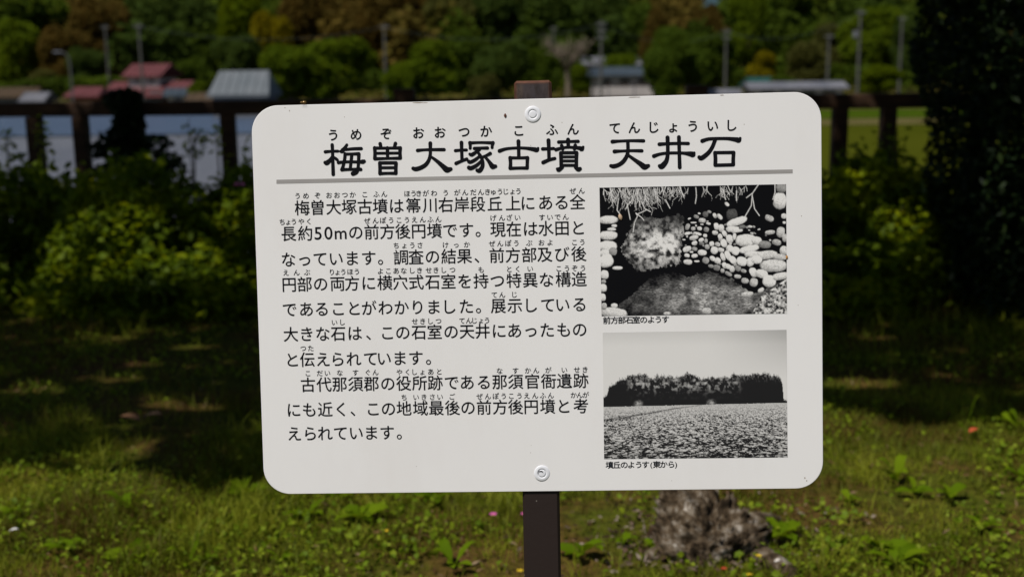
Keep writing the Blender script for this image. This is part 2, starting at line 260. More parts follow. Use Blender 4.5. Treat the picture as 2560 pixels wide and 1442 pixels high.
obj('ground', mesh('ground', np.stack([Xg, Yg, Zg], -1).reshape(-1, 3), np.stack([ii, ii + 1, ii + nc + 1, ii + nc], 1), [gm], True), kind='structure')

def sheet(name, poly, z, mat):
    return Geo().add([(x, y, z) for x, y in poly], [tuple(range(len(poly)))]).make(name, mat, kind='structure')
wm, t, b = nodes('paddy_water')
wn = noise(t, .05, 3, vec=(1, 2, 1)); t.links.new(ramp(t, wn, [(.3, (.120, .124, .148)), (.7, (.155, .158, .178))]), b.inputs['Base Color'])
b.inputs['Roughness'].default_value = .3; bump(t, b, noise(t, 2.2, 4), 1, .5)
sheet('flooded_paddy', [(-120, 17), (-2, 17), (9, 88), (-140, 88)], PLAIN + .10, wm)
wb, t, b = nodes('sky_tinted_paddy_water'); t.links.new(ramp(t, noise(t, .05, 3), [(.3, (.055, .085, .145)), (.7, (.075, .105, .165))]), b.inputs['Base Color']); b.inputs['Roughness'].default_value = .3; bump(t, b, noise(t, 2.2, 4), 1, .5)
sheet('sky_tinted_paddy', [(-142, 90), (9.5, 90), (14, 131), (-160, 131)], PLAIN + .10, wb)  # far plot of the same water, sky reflection painted as blue base colour
M_FIELD = surf('field_grass', [(.3, (.044, .052, .004)), (.7, (.058, .064, .006))], .12, .9, .3, .05, spec=0)
M_FIELD2 = surf('young_crop', [(.3, (.032, .060, .004)), (.7, (.050, .075, .005))], .12, .9, .3, .05, spec=0)
M_PATH = surf('dry_earth', [(.3, (.075, .066, .022)), (.7, (.115, .098, .038))], .4, .9, .2, .02, spec=0)
sheet('grass_field', [(2, 17), (80, 17), (110, 131), (16, 131)], PLAIN + .05, M_FIELD)
sheet('farm_path', [(6, 91), (120, 91), (122, 100), (7, 100)], PLAIN + .10, M_PATH)
sheet('crop_field', [(10, 101), (122, 101), (126, 118), (12, 118)], PLAIN + .10, M_FIELD2)
sheet('field_track', [(10, 120), (140, 120), (143, 125), (14, 125)], PLAIN + .10, M_PATH)
sheet('stubble_field', [(-150, 133), (-58, 133), (-60, 212), (-170, 212)], PLAIN + .06, M_PATH)
sheet('village_lane', [(-56, 132.4), (150, 132.4), (152, 135.2), (-57, 135.2)], PLAIN + .08, surf('asphalt', [(.3, (.045, .045, .048)), (.7, (.065, .065, .068))], 2))

# distant mountain behind the wooded slope, haze put into its bluish base colour
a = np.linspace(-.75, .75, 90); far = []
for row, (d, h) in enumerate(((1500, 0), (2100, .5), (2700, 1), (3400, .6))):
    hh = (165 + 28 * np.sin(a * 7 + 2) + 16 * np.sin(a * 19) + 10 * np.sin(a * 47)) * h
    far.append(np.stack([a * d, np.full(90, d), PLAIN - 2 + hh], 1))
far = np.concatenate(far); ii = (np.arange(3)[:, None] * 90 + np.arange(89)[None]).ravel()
obj('mountain', mesh('mountain', far, np.stack([ii, ii + 1, ii + 91, ii + 90], 1), [surf('haze_blue_slope', [(.3, (.018, .045, .058)), (.7, (.03, .07, .085))], .01, 1, 0)], True), kind='structure')

# ------------------------------------------------------------ woods on the slope
def crown_pts(n, r=rng, lobes=9, seed=0):
    """positions through the outer part of an uneven crown, unit size, base at z=0, top at z=1"""
    rr = np.random.default_rng(seed); C = []
    for k in range(lobes):
        h = .28 + .62 * rr.random(); w = .36 * (1 - abs(h - .5) * .9) ; an = rr.random() * 6.283; C.append((math.cos(an) * w * .8, math.sin(an) * w * .8, h, .16 + .12 * rr.random()))
    C.append((0, 0, .82, .2)); C.append((0, 0, .5, .3)); C = np.array(C)
    k = rr.integers(0, len(C), n); d = unit(n, rr); rad = C[k, 3] * (.72 + .33 * rr.random(n))
    p = C[k, :3] + d * rad[:, None] * [1.0, 1.0, .85]
    leaf_tone = .5 + .22 * rr.random(n) + .15 * (rr.random(len(C))[k] - .5) * 2  # leaf tint, varied at random by leaf and by lobe
    return p, leaf_tone
CROWNS = {}
def tree_materials():
    T = {}
    def L(n, a, b, c): T[n] = leafmat('crown_' + n, a, b, c, .45, .8, .05)
    L('deep', (.0281, .0474, .0105), (.0456, .0737, .0123), (.0667, .1053, .0157))
    L('mid', (.0373, .0590, .0062), (.0559, .0900, .0078), (.0807, .1242, .0093))
    L('fresh', (.0508, .0777, .0045), (.0777, .1166, .0045), (.1166, .1555, .0075))
    L('lime', (.0625, .0938, .0025), (.0875, .1250, .0025), (.1125, .1475, .0037))
    L('rust', (.0617, .0427, .0106), (.0902, .0630, .0119), (.1187, .0831, .0142))
    L('yellow', (.0845, .0715, .0026), (.1625, .1365, .0026), (.2470, .2015, .0039))
    L('olive', (.0572, .0601, .0143), (.0772, .0801, .0172), (.1001, .1001, .0215))
    return T
TM = tree_materials()
def crown_mesh(kind, v):
    if (kind, v) not in CROWNS:
        p, leaf_tone = crown_pts(6500, seed=100 + v); leaf_tone = .5 + .5 * (leaf_tone - .6); q = leaf_mesh(p, .05 + .045 * np.random.default_rng(v).random(len(p)), .9, .55, np.clip(leaf_tone, 0, 1), r=np.random.default_rng(v + 5))
        CROWNS[kind, v] = mesh('crown_' + kind, q[0], q[1], [TM[kind]], tint=q[2])
    return CROWNS[kind, v]
TRUNK = Geo().tube([(0, 0, -.06), (.01, 0, .2), (-.01, .01, .45), (0, 0, .75)], [.035, .026, .02, .008], 7)
for an in (0.4, 2.5, 4.4): TRUNK.tube([(0, 0, .3), (.12 * math.cos(an), .12 * math.sin(an), .5), (.22 * math.cos(an), .22 * math.sin(an), .66)], [.014, .009, .004], 5)
TRUNK_ME = mesh('trunk', TRUNK.v, TRUNK.f, [M_BARK])
def tree(px, top, width, Y, kind, label, base=None, cat='tree', name=None, v=None, group='trees on the slope behind the village'):
    """px, top: crown centre column and crown top in the photo; width in photo pixels; Y distance"""
    p = at(px, top, Y); x = p.x; z0 = float(terrain_z(np.array([x]), np.array([float(Y)]))[0]) if base is None else base
    H = max(p.z - z0, 2); wm_ = width / FPX * Y
    t_ = thing(name or 'tree', label, cat, (x, Y, z0), (0, 0, random.random() * 6.28), group)
    tr = obj('trunk', TRUNK_ME, t_); cr = obj('crown', crown_mesh(kind, (v if v is not None else random.randrange(6))), t_)
    s = wm_ / .98; tr.scale = (s, s, H); cr.scale = (s, s, H); return t_

# the mass of the wood, clump by clump over the whole slope
def woods():
    n = 1700; r = np.random.default_rng(11)
    y = 222 + 230 * r.random(n) ** .8; a = -.58 + 1.16 * r.random(n); x = a * y
    z = terrain_z(x, y); H = 8 + 6 * r.random(n); H *= np.clip(hill_top(x, np.full(n, 405.)) / 26, .45, 1); Wd = 3.8 + 2.8 * r.random(n)
    p, leaf_tone = crown_pts(250, seed=3); V = []; F = []; Tn = []
    k = len(p); P_ = []; S_ = []; L_ = []
    for i in range(n):
        an = r.random() * 6.28; c, s = math.cos(an), math.sin(an)
        q = np.stack([(p[:, 0] * c - p[:, 1] * s) * Wd[i] * 2, (p[:, 0] * s + p[:, 1] * c) * Wd[i] * 2, p[:, 2] * H[i] * 1.1], 1) + r.normal(size=(k, 3)) * .45
        P_.append(q + [x[i], y[i], z[i] - .5])
        tone = fbm(np.array([a[i]]), np.array([y[i] / 260.]), 5.0, 4)[0] * 1.5 - .3 + .28 * (r.random() - .5)
        for (ca, cy, ra, ry, val) in ((-.39, 250, .035, 60, 1.2), (-.345, 275, .04, 40, 1.1), (-.12, 280, .055, 60, 1.05), (.14, 260, .02, 30, 1.1)):
            if abs(a[i] - ca) < ra and abs(y[i] - cy) < ry: tone = .80 + .15 * r.random()
        L_.append(np.clip(tone + .06 * (r.random(k) - .5), 0, 1)); S_.append(np.full(k, Wd[i] * .31))
    P_ = np.concatenate(P_); q = leaf_mesh(P_, np.concatenate(S_), .85, .55, np.concatenate(L_), r=r)
    m, t, b = nodes('wood_canopy'); at_ = N(t, 'ShaderNodeAttribute', attribute_name='tint')
    tr_ = N(t, 'ShaderNodeBsdfTranslucent'); ms_ = N(t, 'ShaderNodeMixShader'); ms_.inputs[0].default_value = .42
    c = ramp(t, at_.outputs['Fac'], [(0, (.0292, .0486, .0114)), (.28, (.0421, .0680, .0114)), (.45, (.0568, .0892, .0097)), (.62, (.0778, .1134, .0097)), (.76, (.0940, .0940, .0145)), (.85, (.1199, .0859, .0179)), (1, (.1458, .1004, .0194))])
    t.links.new(c, b.inputs['Base Color']); b.inputs['Roughness'].default_value = .9; b.inputs['Specular IOR Level'].default_value = .05
    t.links.new(c, tr_.inputs[0]); t.links.new(b.outputs[0], ms_.inputs[1]); t.links.new(tr_.outputs[0], ms_.inputs[2]); t.links.new(ms_.outputs[0], t.nodes['Material Output'].inputs[0])
    obj('wood', mesh('wood', q[0], q[1], [m], tint=q[2]), label='dense mixed spring wood covering the whole slope behind the village', cat='woodland', kind='stuff')
woods()
def hedgerow():
    r = np.random.default_rng(21); n = 26000; x = -115 + 240 * r.random(n); u = r.random(n); y = 178 + 3.0 * (r.random(n) - .5) + 3 * np.sin(x * .05)
    top = 2.6 + 2.6 * fbm(x, x * 0, .16, 6, 3); z = PLAIN + top * np.sqrt(u)
    q = leaf_mesh(np.stack([x, y + (r.random(n) - .5) * 2.4 * (1.2 - u), z], 1), .45 + .35 * r.random(n), .85, .45, np.clip(fbm(x, y, .12, 7, 3) * 1.2 - .1, 0, 1), r=r)
    obj('hedgerow', mesh('hedgerow', q[0], q[1], [TM['mid']], tint=q[2]), label='long dark bushy hedgerow at the foot of the slope behind the village', cat='hedge', kind='stuff')
hedgerow()

# trees that stand out: centre column, top, width in the photo, distance, kind, label
for a in (
    (70, -10, 220, 232, 'mid', 'large mid green tree at the far left edge of the slope'),
    (30, 60, 150, 214, 'fresh', 'fresh green round tree low at the far left, left of the street lamp'),
    (250, 5, 170, 226, 'rust', 'rust brown leafed tree behind the grey pole left of the red-roofed house'),
    (165, 75, 150, 212, 'rust', 'lower rust brown tree standing behind the curved street lamp'),
    (215, 125, 110, 190, 'deep', 'low dark tree between the street lamp and the red-roofed house'),
    (380, -5, 170, 238, 'deep', 'tall dark evergreen directly behind the red-roofed house'),
    (480, 10, 170, 236, 'deep', 'tall dark evergreen between the red-roofed house and the barn'),
    (600, -25, 130, 225, 'lime', 'bright yellow green tree high above the metal-roofed barn'),
    (590, 95, 140, 196, 'deep', 'low dark tree right behind the ridge of the metal-roofed barn'),
    (680, 45, 110, 206, 'yellow', 'orange yellow tree above the right end of the barn'),
    (470, 150, 90, 165, 'mid', 'small green tree between the red-roofed house and the barn'),
    (720, 118, 160, 134, 'fresh', 'broad rounded green tree just right of the metal-roofed barn'),
    (840, 104, 190, 136, 'fresh', 'widest round green tree between the barn and the tall pole'),
    (780, -20, 170, 236, 'rust', 'brown tinted tree high above the broad round green tree'),
    (905, 0, 150, 230, 'rust', 'brown tinted tree behind the tall bare pole left of the sign post'),
    (1010, -30, 190, 240, 'rust', 'largest golden brown tree high left of the sign post'),
    (1120, -10, 150, 236, 'olive', 'olive brown tree high above the top edge of the sign'),
    (1060, 105, 170, 132, 'fresh', 'light green bushy tree right of the tall bare pole'),
    (1170, 85, 130, 160, 'mid', 'mid green tree left of the sign post top'),
    (1250, 115, 150, 150, 'deep', 'dark green tree behind the sign post top'),
    (1210, 190, 90, 120, 'olive', 'low grey green shrubby tree just left of the sign post top'),
    (1240, -30, 170, 240, 'deep', 'tall dark tree high above the sign post'),
    (1350, -20, 180, 238, 'deep', 'tall dark tree high above the bare spreading tree'),
    (1340, 120, 110, 158, 'mid', 'mid green tree just right of the sign post top'),
    (1480, -10, 190, 240, 'deep', 'tall dark tree behind the pole with crossarms'),
    (1590, 10, 140, 236, 'mid', 'mid green tree high above the white hillside roofs'),
    (1640, 35, 80, 215, 'rust', 'narrow rust brown tree right of the white hillside roofs'),
    (1690, 70, 150, 140, 'mid', 'large green tree right of the blue-roofed house'),
    (1660, 130, 120, 128, 'mid', 'lower green tree hugging the right end of the blue-roofed house'),
    (1765, 20, 90, 226, 'rust', 'reddish brown tree below the gap in the ridge'),
    (1865, -15, 110, 226, 'fresh', 'yellow green tree just right of the gap in the ridge'),
    (1990, -30, 220, 238, 'mid', 'broad mid green tree high above the small yellow tree'),
    (1780, 90, 130, 180, 'mid', 'mid green tree left of the small yellow tree'),
    (1905, 130, 86, 152, 'yellow', 'small bright yellow tree above the teal shed'),
    (2010, 115, 130, 172, 'olive', 'olive green tree right of the small yellow tree'),
    (2060, 60, 110, 205, 'olive', 'brownish olive tree left of the tallest pole on the right'),
    (2175, 20, 180, 196, 'fresh', 'big domed green tree behind the tallest pole on the right'),
    (2210, 165, 110, 146, 'lime', 'small rounded lime green tree at the foot of the tallest pole'),
    (2270, 60, 90, 186, 'deep', 'dark tree half hidden by the black evergreen at the right'),
    (1435, 165, 70, 170, 'fresh', 'small light green bush between the bare tree and the pole with crossarms'),
    (990, 175, 90, 126, 'fresh', 'low bright green bush at the foot of the tall bare pole'),
    (1560, 140, 120, 190, 'fresh', 'low green bush between the hillside roofs and the blue roof'),
    (120, 180, 100, 186, 'olive', 'low olive shrub left of the street lamp post'),
    (490, 205, 60, 146, 'fresh', 'tiny green bush in front of the gap between house and barn'),
    (1960, 190, 90, 146, 'mid', 'low green hedge tree behind the long white shed'),
):
    tree(*a)

# bare spreading tree
def bare_tree(px, top, Y, label):
    p = at(px, top, Y); t_ = thing('bare_tree', label, 'tree', (p.x, Y, PLAIN)); H = p.z - PLAIN
    mt = plain('pale_bark', (.15, .12, .085), .9)
    Geo().tube([(0, 0, -.3), (.1, 0, H * .3), (0, 0, H * .52)], [.42, .34, .28], 8).make('trunk', mt, t_)
    r = random.Random(5)
    for k in range(15):
        an = k * 2.4; g = Geo(); sp = H * (.22 + .2 * r.random()); z1 = H * (.72 + .26 * r.random())
        q = Vector((sp * math.cos(an), sp * math.sin(an), z1)); st = Vector((0, 0, H * .5)); mid = st.lerp(q, .5) + Vector((0, 0, .5))
        g.tube([st, mid, q], [.18, .12, .045], 6)
        for j in range(9):
            a0 = mid.lerp(q, .1 + .85 * r.random()); d = Vector((r.gauss(0, 1), r.gauss(0, 1), r.gauss(.8, .7))).normalized() * H * .16
            g.tube([a0, a0 + d], [.07, .03], 4, False)
        g.make('branch', mt, t_)
bare_tree(1418, 98, 150, 'pale bare tree with spreading branches right of the sign post')
# ------------------------------------------------------------ village
M_REDROOF = surf('red_metal_roof', spec=.1, stops=[(.3, (.095, .034, .036)), (.7, (.13, .044, .048))], scale=.7, rough=.6, bstr=.2, bdist=.02)
M_BLUEROOF = surf('blue_tile_roof', spec=.1, stops=[(.3, (.035, .048, .062)), (.7, (.055, .070, .085))], scale=.7, rough=.5, bstr=.2, bdist=.02)
M_GREYROOF = surf('zinc_roof', spec=.1, stops=[(.3, (.1066, .1230, .1353)), (.7, (.1558, .1681, .1804))], scale=.4, rough=.4, bstr=.2, bdist=.02)
M_PALEROOF = surf('pale_tile_roof', spec=.1, stops=[(.3, (.10, .105, .125)), (.7, (.18, .18, .20))], scale=.4, rough=.5, bstr=.2, bdist=.02)
M_BROWNROOF = surf('brown_roof', spec=.1, stops=[(.3, (.055, .038, .024)), (.7, (.085, .058, .036))], scale=.5, rough=.7, bstr=.2, bdist=.02)
M_TEALROOF = surf('teal_sheet_roof', spec=.1, stops=[(.3, (.012, .055, .048)), (.7, (.018, .08, .065))], scale=.5, rough=.5, bstr=.1, bdist=.02)
M_PLASTER = surf('white_plaster', spec=.1, stops=[(.3, (.40, .37, .36)), (.7, (.52, .48, .47))], scale=.6, rough=.8, bstr=.1, bdist=.01)
M_GREYWALL = surf('grey_wall', spec=.1, stops=[(.3, (.10, .105, .12)), (.7, (.15, .155, .17))], scale=.6, rough=.8, bstr=.1, bdist=.01)
M_DARKWOOD = surf('dark_wood', spec=.1, stops=[(.3, (.03, .022, .016)), (.7, (.06, .042, .03))], scale=2, rough=.8, bstr=.2, bdist=.01)
M_TERRA = surf('terracotta_wall', spec=.1, stops=[(.3, (.12, .055, .025)), (.7, (.17, .075, .032))], scale=.8, rough=.8, bstr=.1, bdist=.01)
M_PANE = plain('window_pane', (.04, .05, .06), .08, 0, .6)
M_FRAME = plain('window_frame', (.22, .22, .22), .5)

def gable(g, x0, x1, y0, y1, z0, z1, ov=.5, th=.14, hip=0.0):
    """ridge along x; hip pulls the ridge ends in"""
    xa, xb, ya, yb = x0 - ov, x1 + ov, y0 - ov, y1 + ov; ym = (y0 + y1) / 2; s = hip
    ze = z0 - ov * (z1 - z0) / max(.1, (y1 - y0) / 2) * .6
    v = [(xa, ya, ze), (xb, ya, ze), (xb, yb, ze), (xa, yb, ze), (xa + s, ym, z1), (xb - s, ym, z1)]
    v += [(x, y, z - th) for x, y, z in v]
    g.add(v, [(0, 1, 5, 4), (2, 3, 4, 5), (3, 0, 4), (1, 2, 5), (7, 6, 10, 11), (9, 8, 11, 10), (6, 9, 10), (8, 7, 11),
              (0, 6, 7, 1), (1, 7, 8, 2), (2, 8, 9, 3), (3, 9, 6, 0)])
def ridges(g, x0, x1, y0, y1, z0, z1, step=.9, ov=.5, hip=0.0):
    """standing seams on the front slope"""
    ym = (y0 + y1) / 2; ze = z0 - ov * (z1 - z0) / max(.1, (y1 - y0) / 2) * .6; x = x0 - ov + .1
    while x < x1 + ov - .05:
        k = 1.0
        if hip > 0: k = min(1, min(x - (x0 - ov), (x1 + ov) - x) / hip)
        xt = x; zt = ze + (z1 - ze) * k; yt = (y0 - ov) + (ym - (y0 - ov)) * k
        g.tube([(x, y0 - ov, ze + .04), (xt, yt, zt + .04)], .05, 4); x += step
def window(t_, x, y, z, w, h, out=-1):
    fr = Geo()
    for a in ((x - w / 2, x - w / 2 + .07, z, z + h), (x + w / 2 - .07, x + w / 2, z, z + h), (x - w / 2 + .07, x + w / 2 - .07, z, z + .07), (x - w / 2 + .07, x + w / 2 - .07, z + h - .07, z + h), (x - .03, x + .03, z + .07, z + h - .07)):
        fr.box(a[0], a[1], y - .06, y + .02, a[2], a[3])
    f = fr.make('window', M_FRAME, t_)
    Geo().box(x - w / 2 + .07, x + w / 2 - .07, y - .025, y + .01, z + .07, z + h - .07).make('pane', M_PANE, f)
def house(name, label, px, Y, rz, w, d, hw, hr, wallm, roofm, hip=0, wins=(), z=PLAIN, door=None, cat='house', seams=True, up=None, ann=None, zoff=0, hov=.6):
    p = at(px, 240, Y); t_ = thing(name, label, cat, (p.x, Y, z), (0, 0, rz))
    Geo().box(-w / 2, w / 2, 0, d, -.4, hw).make('wall', wallm, t_)
    g = Geo(); gable(g, -w / 2, w / 2, 0, d, hw + .05, hw + hr, hov, .16, hip)
    if not hip: g.add([(-w / 2 + .01, 0, hw), (-w / 2 + .01, d, hw), (-w / 2 + .01, d / 2, hw + hr - .2)], [(0, 1, 2)]); g.add([(w / 2 - .01, 0, hw), (w / 2 - .01, d, hw), (w / 2 - .01, d / 2, hw + hr - .2)], [(0, 2, 1)])
    rf = g.make('roof', roofm, t_)
    if seams: s = Geo(); ridges(s, -w / 2, w / 2, 0, d, hw + .05, hw + hr, .9, hov, hip); s.make('roof_seams', roofm, rf)
    for x, zz, ww, hh in wins: window(t_, x, 0, zz, ww, hh)
    if door: Geo().box(door - .9, door + .9, -.05, .02, 0, 2.1).make('door', M_DARKWOOD, t_)
    return t_

# two storey red-roofed house
h = house('red_roofed_house', 'two-storey house with red metal roofs and a grey gable, left of the barn', 350, 156, -.30, 11.4, 6.6, 1.7, 1.75, M_GREYWALL, M_REDROOF, 0, ((-3.6, .9, 1.8, 1.3), (-.9, .9, 1.8, 1.3), (2.4, .9, 1.8, 1.3)), door=3.9)
g = Geo().box(-2.9, 1.9, 1.8, 6.0, 2.0, 4.45); u = g.make('upper_wall', M_PLASTER, h)
g = Geo(); gable(g, -2.9, 1.9, 1.8, 6.0, 4.45, 5.75, .7, .16, 0); u = g.make('upper_roof', M_REDROOF, h); s = Geo(); ridges(s, -2.9, 1.9, 1.8, 6.0, 4.45, 5.75, .8, .7, 0); s.make('roof_seams', M_REDROOF, u)
for x in (-1.4, .7): window(h, x, 1.8, 3.2, .7, .7)
Geo().add([(1.89, 1.8, 4.45), (1.89, 6.0, 4.45), (1.89, 3.9, 5.6)], [(0, 1, 2)]).make('gable_end', M_PALEROOF, h)
Geo().box(1.95, 2.15, 1.5, 6.5, 3.9, 4.15).make('gable_trim', M_BLUEROOF, h)
house('annex_shed', 'low shed with grey-blue roof and white wall at the right end of the red-roofed house', 452, 145, .1, 3.2, 4, 1.9, .8, M_PLASTER, M_BLUEROOF, 0, ((-.4, .8, 1, .8),))
house('orange_walled_shed', 'small shed with orange wall in front of the barn corner', 508, 143, .05, 3.2, 3.5, 1.35, .8, M_TERRA, M_BROWNROOF, 0, cat='shed')
house('red_roofed_outbuilding', 'small red-roofed outbuilding beside the street lamp', 207, 150, -.1, 3.6, 4, 1.9, 1.0, M_TERRA, M_REDROOF, .5, cat='outbuilding')
house('brown_roofed_house', 'low brown-roofed house at the left edge of the village', 20, 160, .1, 6, 6, 1.7, 1.1, M_GREYWALL, M_BROWNROOF, 0)
house('pale_shed', 'small pale blue-grey shed beside the brown-roofed house at far left', 82, 156, -.1, 2.6, 3, 1.3, .9, M_GREYWALL, M_PALEROOF, 0, cat='shed')
# barn with a broad metal roof
b_ = house('barn', 'barn with a broad pale metal roof right of the red-roofed house', 597, 118, 0, 5.3, 6.2, 2.5, 2.25, M_GREYWALL, M_GREYROOF, 0.55, ((-1, .8, 1.3, .9),), cat='barn', hov=.45)
Geo().box(-3.1, 3.1, -.75, -.62, 2.2, 2.5).make('gutter', M_GREYROOF, b_)
house('blue_roofed_house', 'white-walled house with a dark blue roof under the pole with crossarms', 1562, 150, .03, 7.4, 6, 3.6, .95, M_PLASTER, M_BLUEROOF, .3, ((-2.4, 2.2, 1.2, .9), (0, 2.2, 1.2, .9), (2.3, 2.2, 1.2, .9)))
cp = thing('carport', 'dark open carport in front of the blue-roofed house', 'carport', (at(1570, 240, 144).x, 144, PLAIN))
Geo().box(-2.6, 4.2, 0, 3.5, 2.35, 2.5).make('roof', M_DARKWOOD, cp)
for x in (-2.4, .8, 4.0): Geo().box(x - .07, x + .07, .1, .24, -.1, 2.35).make('post', M_GREYWALL, cp)
def hz(px, Y): return float(terrain_z(np.array([at(px, 150, Y).x]), np.array([float(Y)]))[0])
for px, w, lab, Y in ((1488, 4.2, 'grey-roofed house on the hillside, leftmost of the three pale roofs', 226), (1535, 4.4, 'pale-roofed house on the hillside, middle of the three pale roofs', 224), (1585, 4.6, 'brightest white-roofed house on the hillside, rightmost of the three pale roofs', 222)):
    z0 = at(px, 150, Y).z - 2.6
    house('hillside_house', lab, px, Y, .25, w, 5, 1.9, 1.3, M_PLASTER, M_PALEROOF, .3, ((-1, .8, .9, .8), (1, .8, .9, .8)), z=z0, seams=False)
house('long_white_shed', 'long low shed with white wall and grey roof behind the right end of the sign', 1995, 138, -.03, 10.5, 5, 1.95, .65, M_PLASTER, M_PALEROOF, 0, ((-3.6, .7, 1.6, .9), (-1.2, .7, 1.6, .9), (1.2, .7, 1.6, .9), (3.6, .7, 1.6, .9)), cat='shed')
house('teal_shed', 'small shed with a teal roof below the small yellow tree', 1912, 146, .3, 2.4, 3, 2.2, .9, M_GREYWALL, M_TEALROOF, 0, cat='shed')
house('low_grey_shed', 'low grey shed left of the long white shed', 1800, 141, .02, 4.2, 4, 1.3, .5, M_GREYWALL, M_PALEROOF, 0, cat='shed')

M_CONC = surf('concrete_pole', [(.3, (.066, .066, .060)), (.7, (.095, .094, .086))], 1.5, .85, .1, .01)
def pole(px, top, Y, label, arms=1, can=False, r=.19):
    p = at(px, top, Y); z0 = hz(px, Y) if Y > 200 else PLAIN; H = p.z - z0
    t_ = thing('utility_pole', label, 'utility pole', (p.x, Y, z0), group='concrete poles through the village')
    Geo().tube([(0, 0, -.4), (0, 0, H)], [r, r * .68], 10).make('shaft', M_CONC, t_)
    for k in range(arms):
        z = H - .45 - k * .8; Geo().box(-.55, .55, -.23, -.15, z - .04, z + .04).make('crossarm', M_FRAME, t_)
        for x in (-.5, 0.2, .5): Geo().lathe([(.03, 0), (.05, .04), (.04, .10), (.05, .13), (.02, .22)], 8, (x, -.18, z + .06)).make('insulator', M_GREYWALL, t_)
    if can: Geo().lathe([(.28, 0), (.32, .05), (.32, .75), (.26, .82)], 12, (-.5, 0, H - 3.4)).make('transformer', M_GREYWALL, t_)
    return Vector((p.x, Y, z0 + H))
tops = [pole(346, 58, 150, 'grey pole standing in front of the red-roofed house', 1),
        pole(262, 62, 176, 'faint grey pole left of the red-roofed house', 1),
        pole(960, 60, 148, 'tall pole between the broad round green tree and the sign post', 1),
        pole(1503, 52, 142, 'pole with crossarms in front of the blue-roofed house', 3),
        pole(1816, 72, 160, 'pole left of the small yellow tree', 2),
        pole(2073, 84, 156, 'pole above the long white shed', 1),
        pole(2152, 24, 146, 'tallest pole at the right with a transformer', 1, True),
        pole(2256, 40, 172, 'pole half hidden beside the black evergreen', 1),
        pole(1384, 66, 205, 'distant pole top above the bare spreading tree', 1)]
M_WIRE = plain('wire', (.03, .04, .04), .6)
for i, (a_, b_, lab) in enumerate(((0, 2, 'power line running over the barn to the tall pole'), (2, 3, 'power line passing high behind the sign post top'), (3, 4, 'power line from the crossarm pole to the pole by the yellow tree'), (4, 6, 'power line sagging above the small yellow tree'))):
    A, B = tops[a_] + Vector((0, 0, -.4)), tops[b_] + Vector((0, 0, -.4)); pts = []
    for k in range(17):
        s = k / 16; q = A.lerp(B, s); q.z -= (1.6 + .1 * i) * 4 * s * (1 - s); pts.append(q)
    o_ = Geo().tube([p - A for p in pts], .03, 4, False).make('power_line', M_WIRE); o_.location = A; o_['label'] = lab; o_['category'] = 'power line'
# curved street lamp
p = at(174, 150, 100); sl_ = thing('street_lamp', 'curved grey street lamp left of the red-roofed outbuilding', 'street lamp', (p.x, 100, PLAIN)); H = at(168, 131, 100).z - PLAIN
Geo().tube([(0, 0, -.3), (0, 0, H - 1.3), (-.05, 0, H - .6), (-.25, 0, H - .15), (-.6, 0, H)], [.10, .08, .07, .06, .05], 8).make('post', M_CONC, sl_)
Geo().add([(-.55, -.12, H - .02), (-1.35, -.14, H - .02), (-1.35, .14, H - .02), (-.55, .12, H - .02), (-.6, -.09, H + .1), (-1.25, -.09, H + .12), (-1.25, .09, H + .12), (-.6, .09, H + .1)],
          [(0, 1, 2, 3), (7, 6, 5, 4), (0, 4, 5, 1), (1, 5, 6, 2), (2, 6, 7, 3), (3, 7, 4, 0)]).make('lamp_head', M_GREYWALL, sl_)

# ------------------------------------------------------------ fence at the terrace edge
FY = 8.8
def fence_y(x): return FY - .12 * x / 3
M_FENCE = surf('weathered_fence', [(.25, (.022, .012, .007)), (.55, (.05, .025, .012)), (.8, (.10, .048, .020))], 3.5, .85, .4, .006, vec=(1, 1, 4))
fn_ = thing('wooden_fence', 'dark brown wooden rail fence running behind the hedge', 'fence', (0, FY, 0))
def rail_z(x): return 1.262 - .001 * x
def fpost(px, w, z1, name):
    p = at(px, 300, fence_y(0)); x = p.x; y = fence_y(x)
    o_ = Geo().box(-w / 2, w / 2, -w / 2, w / 2, -.3, z1, .006).make(name, M_FENCE, fn_); o_.location = (x, y - FY, 0); return x
mains = [fpost(px, .155, 1.335, 'main_post') for px in (-380, 318, 1012, 1737, 2440)]
for px in (-200, -88, 66, 185, 563, 682, 800, 1180, 1300, 1500, 1600, 1890, 2090, 2208, 2600): fpost(px, .105, 1.155, 'picket')
for a_, b_ in zip([-6.2] + mains, mains + [5.4]):
    L_ = b_ - a_ - .157; xc = (a_ + b_) / 2
    for nm, z, hgt in (('top_rail', rail_z(xc) - .055, .106), ('bottom_rail', .22, .09)):
        o_ = Geo().box(-L_ / 2, L_ / 2, -.05, .05, -hgt / 2, hgt / 2, .006).make(nm, M_FENCE, fn_)
        o_.location = (xc, fence_y(xc) - FY, z); o_.rotation_euler = (0, 0, math.atan2(-.12, 3))

